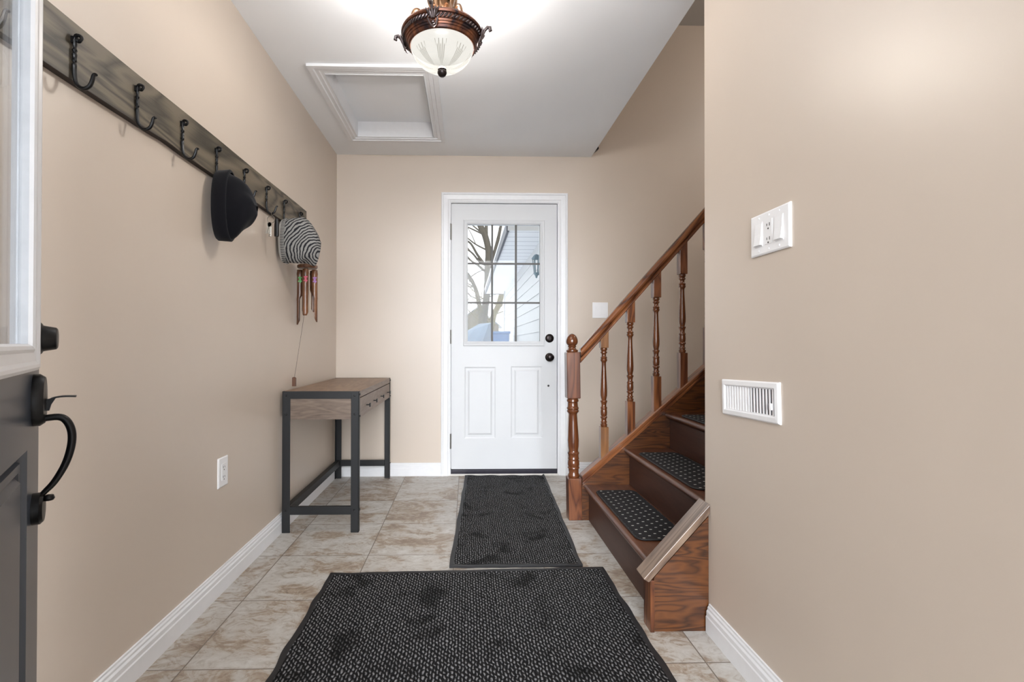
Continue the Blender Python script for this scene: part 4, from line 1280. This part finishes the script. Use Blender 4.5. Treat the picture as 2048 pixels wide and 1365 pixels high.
# four leaf ornaments with scrolled tips
for q in (-100, -10, 80, 170):
    a_ = math.radians(q)
    b = MB()
    R_ = Vector((cos(a_), sin(a_), 0)); Tt = Vector((-sin(a_), cos(a_), 0))
    def pt(r, t, z): return R_ * r + Tt * t + Vector((0, 0, Z(z)))
    # scroll tip
    b.tube([pt(0.150, 0, 2.150), pt(0.156, 0, 2.165), pt(0.163, 0, 2.182), pt(0.174, 0, 2.193), pt(0.184, 0, 2.190), pt(0.186, 0, 2.181), pt(0.180, 0, 2.177)], [0.003, 0.0045, 0.0055, 0.0065, 0.0072, 0.0065, 0.004], 10)
    for s in (-1, -0.5, 0, 0.5, 1):
        b.tube([pt(0.148, s * 0.004, 2.150), pt(0.154, s * 0.013, 2.163), pt(0.158, s * 0.021, 2.176), pt(0.156, s * 0.024, 2.186 - abs(s) * 0.004)], [0.0025, 0.004, 0.0038, 0.0018], 7)
    for s in (-1, 1):
        b.tube([pt(0.150, s * 0.018, 2.150), pt(0.146, s * 0.014, 2.138), pt(0.139, s * 0.008, 2.130), pt(0.137, 0, 2.126)], [0.003, 0.0035, 0.003, 0.0025], 7)
    b.lathe([(0, -0.006), (0.006, -0.003), (0.007, 0.001), (0.004, 0.006), (0, 0.007)], tuple(pt(0.143, 0, 2.137)), 10)
    b.build('leaf_ornament', M['pewter'], cl, True)
# scrolled arms from stem to ring
for q in (-145, -55, 35, 125):
    a_ = math.radians(q)
    R_ = Vector((cos(a_), sin(a_), 0))
    P = []
    for r, z in ((0.036, 2.285), (0.050, 2.275), (0.056, 2.255), (0.062, 2.232), (0.078, 2.222), (0.094, 2.232), (0.106, 2.236), (0.120, 2.228), (0.130, 2.208), (0.133, 2.187)):
        P.append(R_ * r + Vector((0, 0, Z(z))))
    P2 = [R_ * r + Vector((0, 0, Z(z))) for r, z in ((0.078, 2.222), (0.088, 2.214), (0.098, 2.212), (0.103, 2.218), (0.098, 2.223))]
    b = MB().tube(smooth_path(P, 4), 0.0048, 8).tube(smooth_path(P2, 4), [0.004] * 12 + [0.006] * 5, 8)
    b.build('scroll_arm', M['brass'], cl, True)
# glass bowl
b = MB()
gp = []
for k in range(15):
    t = k / 14
    a_ = t * pi / 2
    gp.append((0.1195 * cos(a_) ** 0.85 if t < 1 else 0.006, Z(2.133 - 0.086 * sin(a_) ** 1.15)))
b.lathe(gp, (0, 0, 0), 64)
b.f.pop(0)   # open top
bowl = b.build('glass_bowl', M['lamp_glass'], cl, True, angle=80)
b = MB().lathe([(0.010, Z(2.056)), (0.015, Z(2.052)), (0.0165, Z(2.047)), (0.013, Z(2.044)), (0.0175, Z(2.040)), (0.018, Z(2.034)), (0.014, Z(2.026)), (0.008, Z(2.021)), (0, Z(2.020))], (0, 0, 0), 24)
b.build('finial', M['bronze'], cl, True)
for a_ in (0.6, 2.7, 4.8):
    b = MB()
    for j in range(1): b.lathe([(0, Z(2.195)), (0.018, Z(2.192)), (0.026, Z(2.178)), (0.024, Z(2.162)), (0.014, Z(2.150)), (0.012, Z(2.146)), (0, Z(2.146))], (0.068 * cos(a_), 0.068 * sin(a_), 0), 16)
    t = NT('lit_bulb') if a_ < 1 else None
    if t:
        t.b.inputs['Emission Color'].default_value = (1, 0.93, 0.82, 1); t.b.inputs['Emission Strength'].default_value = 8; M['bulb'] = t.m
    b.build('bulb', M['bulb'], cl, True)
for zz_, en in ((2.235, LAMP_UP), (2.108, LAMP_DOWN)):
    ld = bpy.data.lights.new('lamp_glow', 'POINT'); ld.energy = en; ld.color = (1, 0.97, 0.93); ld.shadow_soft_size = 0.06
    lo = bpy.data.objects.new('lamp_glow', ld); COL.objects.link(lo); lo.parent = cl; lo.location = (0, 0, Z(zz_))

b = MB().box(XL - 7, XL - 0.121, YF + 0.3, YB + 0.14, -0.2, 6.4).box(XE + 0.121, XE + 7, YF + 0.3, YB + 0.14, -0.2, 6.4)  # unseen house sides, added to keep the bright rear sky off the yard
struct(b.build('wall_outer_sky_block', M['siding']), 'unseen house sides added to block sky light from the yard', 'wall')
b = MB().box(XL - 0.12, XE + 0.12, YF, YB + 0.14, HU + 0.2, 6.4)  # unseen storey, put in so the low sky does not over-light the yard
struct(b.build('wall_upper_sky_block', M['siding']), 'unseen upper storey added to block sky light from the yard', 'wall')

gl = thing('ceiling_light', (3.0, 2.6, HU), 'unseen globe lamp added to brighten the stair hall', 'ceiling light', local=True)  # invented fill lamp out of view, lifts the dark upper stair hall
MB().lathe([(0, 0), (0.06, 0), (0.06, -0.02), (0.03, -0.03), (0.03, -0.08), (0, -0.08)], n=20).build('canopy', M['trim'], gl, True)
gm = NT('fill_globe_glow'); gm.b.inputs['Emission Color'].default_value = (1, 0.96, 0.9, 1); gm.b.inputs['Emission Strength'].default_value = 45
MB().lathe([(0.03, -0.07)] + [(0.1 * sin(a * pi / 12), -0.165 + 0.1 * cos(a * pi / 12)) for a in range(1, 13)], n=24).build('globe', gm.m, gl, True)

# ------------------------------------------------------------------ outdoors, seen through the back door
b = MB().box(-30, 40, -25, YF, -0.5, -0.2).box(-30, XL - 0.12, YF, YB + 0.14, -0.5, -0.2).box(-30, 40, YB + 0.14, 60, -0.5, -0.2)
struct(b.build('ground', M['snow']), 'snow-covered ground', 'ground')
ga = thing('garage', (2.6, 10.8, -0.2), 'white-sided outbuilding with a deep soffit beyond the back door', 'building')
b = MB()
zz = [-0.2]
poly = []
z = -0.2
while z < 2.58:
    poly += [(1.105, z), (1.12, z + 0.2)]
    z += 0.2
poly = poly + [(4.2, z), (4.2, -0.2)]
b.prism(poly, 6.86, 14.7, 'y'); b.build('siding', M['siding'], ga)
b = MB().box(0.58, 1.2, 6.85, 15.5, 2.60, 2.62); b.build('soffit', M['soffit'], ga)
b = MB().box(0.545, 0.58, 6.85, 15.52, 2.58, 2.74).box(0.545, 1.3, 15.5, 15.53, 2.58, 2.70); b.build('gutter', M['gutter'], ga)
b = MB().prism([(0.54, 2.72), (0.54, 2.76), (2.6, 3.9), (4.7, 2.76), (4.7, 2.72)], 6.85, 15.6, 'y'); b.build('roof', M['snow'], ga)
b = MB().box(0.56, 4.2, 6.82, 6.845, 2.59, 2.80); b.build('fascia', M['siding'], ga)
b = MB().box(1.085, 1.12, 14.6, 14.72, -0.2, 2.6); b.build('corner_board', M['siding'], ga)

wl = thing('wall_lantern', (1.03, 7.25, 2.0), 'slate blue wall lantern on the white siding outside', 'lantern')
b = MB().lathe([(0, 2.34), (0.03, 2.33), (0.07, 2.28), (0.075, 2.265), (0.06, 2.26)], (1.02, 7.25, 0), 6); b.build('lantern_top', M['lantern'], wl)
b = MB()
for k in range(6):
    a_ = 2 * pi * k / 6
    b.tube([(1.02 + 0.06 * cos(a_), 7.25 + 0.06 * sin(a_), 2.265), (1.02 + 0.035 * cos(a_), 7.25 + 0.035 * sin(a_), 2.06)], 0.006, 5)
b.build('cage', M['lantern'], wl)
b = MB().lathe([(0.04, 2.065), (0.045, 2.05), (0.02, 2.02), (0.012, 1.99), (0, 1.98)], (1.02, 7.25, 0), 6).box(1.02, 1.115, 7.24, 7.26, 2.03, 2.05).box(1.09, 1.115, 7.20, 7.30, 1.97, 2.12)
b.build('bracket', M['lantern'], wl)

def at(px, py, y):
    """scene point at distance y that sits behind pixel (px,py) of the photo"""
    d = Fv + R2 * ((px - CXP) / FPX) - U2 * ((py - 682.5) / FPX)
    return Vector((0, 0, CAMH)) + d * (y / d.y)
def tree(name, paths, mat, loc, label):
    b = MB()
    for P, r0, r1 in paths:
        Q = smooth_path(P, 4)
        b.tube(Q, [lerp(r0, r1, k / (len(Q) - 1)) for k in range(len(Q))], 9)
    o = b.build(name, mat, None, True, origin=loc)
    tag(o, label, 'tree', 'bare trees')
    return o
rt = random.Random(11)
YT = 17.0
def twigs(p, d, L, r, depth, out):
    q = [Vector(p)]
    dd_ = Vector(d).normalized()
    for k in range(4):
        dd_ = (dd_ + Vector((rt.uniform(-.25, .25), rt.uniform(-.03, .03), rt.uniform(-.12, .28)))).normalized()
        q.append(q[-1] + dd_ * L / 4)
    out.append((q, r, r * 0.4))
    if depth > 0:
        for k in range(3):
            s = q[rt.randint(1, 4)]
            twigs(s, dd_ + Vector((rt.uniform(-1, 1), rt.uniform(-.05, .05), rt.uniform(-.3, .8))), L * 0.65, r * 0.5, depth - 1, out)
A = [at(u, v, YT) for u, v in ((960, 800), (964, 700), (968, 640), (974, 586), (976, 532), (977, 502), (970, 471), (960, 450), (948, 415), (940, 360))]
pa = [(A, 0.13, 0.10)]
pa.append(([at(u, v, YT) for u, v in ((977, 510), (973, 480), (973, 440), (976, 400))], 0.075, 0.045))
pa.append(([at(u, v, YT) for u, v in ((975, 560), (988, 510), (998, 470), (1006, 430))], 0.075, 0.045))
pa.append(([at(u, v, YT) for u, v in ((970, 530), (955, 510), (942, 488), (930, 480))], 0.05, 0.03))
pa.append(([at(u, v, YT) for u, v in ((972, 530), (960, 525), (946, 508), (935, 500), (920, 495))], 0.045, 0.02))
pa.append(([at(u, v, YT) for u, v in ((972, 545), (955, 530), (940, 520), (925, 500))], 0.05, 0.022))
for k in range(9):
    s = A[rt.randint(3, 8)]
    twigs(s, (rt.uniform(-1, 0.3), rt.uniform(-.06, .06), rt.uniform(0.0, 0.8)), 2.0, 0.03, 2, pa)
tree('bare_tree', pa, M['bark'], (A[0].x, A[0].y, -0.2), 'grey bare tree with forked trunk seen in the upper left door panes')
B_ = [at(u, v, 19.2) for u, v in ((972, 790), (979, 690), (983, 655), (988, 630), (997, 612), (1004, 588), (1012, 560))]
pb = [(B_, 0.13, 0.11)]
for k in range(6): twigs(B_[rt.randint(2, 5)], (rt.uniform(-1, 1), rt.uniform(-.06, .06), rt.uniform(0.2, 0.8)), 1.5, 0.025, 1, pb)
tree('bare_tree', pb, M['bark_olive'], (B_[0].x, B_[0].y, -0.2), 'olive-barked leaning tree trunk seen in the lower middle door panes')
C_ = [at(u, v, 21.4) for u, v in ((962, 760), (958, 690), (962, 640), (957, 600), (950, 575), (940, 555), (925, 535))]
pc_ = [(C_, 0.13, 0.06)]
for k in range(7): twigs(C_[rt.randint(2, 6)], (rt.uniform(-1, .6), rt.uniform(-.06, .06), rt.uniform(0.1, 0.8)), 1.6, 0.025, 2, pc_)
tree('bare_tree', pc_, M['bark'], (C_[0].x, C_[0].y, -0.2), 'thin farther bare tree in the lower left door panes')

pd = []
for k in range(16):
    p0 = Vector((rt.uniform(-0.25, -0.05), 13.5, -0.2))
    twigs(p0, (rt.uniform(-.35, .35), 0, 1.0), rt.uniform(1.4, 1.9), 0.012, 1, pd)
tree('bare_shrub', pd, M['bark_olive'], (-0.15, 13.5, -0.2), 'low bare shrub outside below the trees')['category'] = 'shrub'
# covered heap, bin, fence, far shed
g1 = at(935, 688, 7.2)
b = MB()
def tp_(u, v):
    a_ = 2 * pi * v
    w = [0.44, 0.42, 0.34, 0.22, 0.0][int(round(u * 4))]
    zz_ = [-0.2, 0.4, 1.02, 1.26, 1.32][int(round(u * 4))]
    r = w * (1 + 0.08 * sin(5 * a_))
    return (0.02 + r * cos(a_) + (0.16 if u > 0.6 else 0), 7.6 + r * sin(a_), zz_ + (0.08 * cos(a_) if 0.4 < u < 0.9 else 0))
b.grid(tp_, 4, 20, True)
o = b.build('covered_grill', M['tarp'], None, origin=(0.02, 7.6, -0.2)); tag(o, 'pale blue tarpaulin-covered shape in the snow outside', 'cover')
b = MB().prism([(0.50, -0.2), (0.92, -0.2), (0.96, 1.25), (0.46, 1.25)], 11.2, 11.8, 'y')
bn = b.build('recycling_bin', M['blue'], None, bevel=0.02, origin=(0.7, 11.5, -0.2)); tag(bn, 'blue bin beside the white siding outside', 'bin')
b = MB().box(0.44, 0.98, 11.15, 11.85, 1.2505, 1.30); b.build('lid', M['blue'], bn)
sh = thing('garden_shed', (0.4, 24.5, -0.2), 'weathered shed with a snowy gable roof behind the trees', 'shed')
b = MB().box(-0.6, 1.5, 23.5, 25.5, -0.2, 1.9).prism([(-0.6, 1.9), (1.5, 1.9), (0.45, 2.75)], 23.5, 25.5, 'y'); b.build('walls', M['far_wood'], sh)
b = MB().prism([(-0.8, 1.80), (0.45, 2.78), (1.7, 1.80), (1.7, 1.92), (0.45, 2.92), (-0.8, 1.92)], 23.3, 25.7, 'y'); b.build('roof', M['snow'], sh)
fe = thing('garden_fence', (0, 28, -0.2), 'weathered board fence across the back of the yard', 'fence')
b = MB()
for k in range(60): b.box(-8 + k * 0.3, -8 + k * 0.3 + 0.27, 28, 28.03, -0.2, 1.5 + 0.02 * (k % 3))
b.build('boards', M['far_wood'], fe)
b = MB().box(-8, 10, 28.03, 28.08, 0.2, 0.3).box(-8, 10, 28.03, 28.08, 1.1, 1.2); b.build('rail', M['far_wood'], fe)
for o in list(bpy.data.objects):
    if '_local' in o: del o['_local']
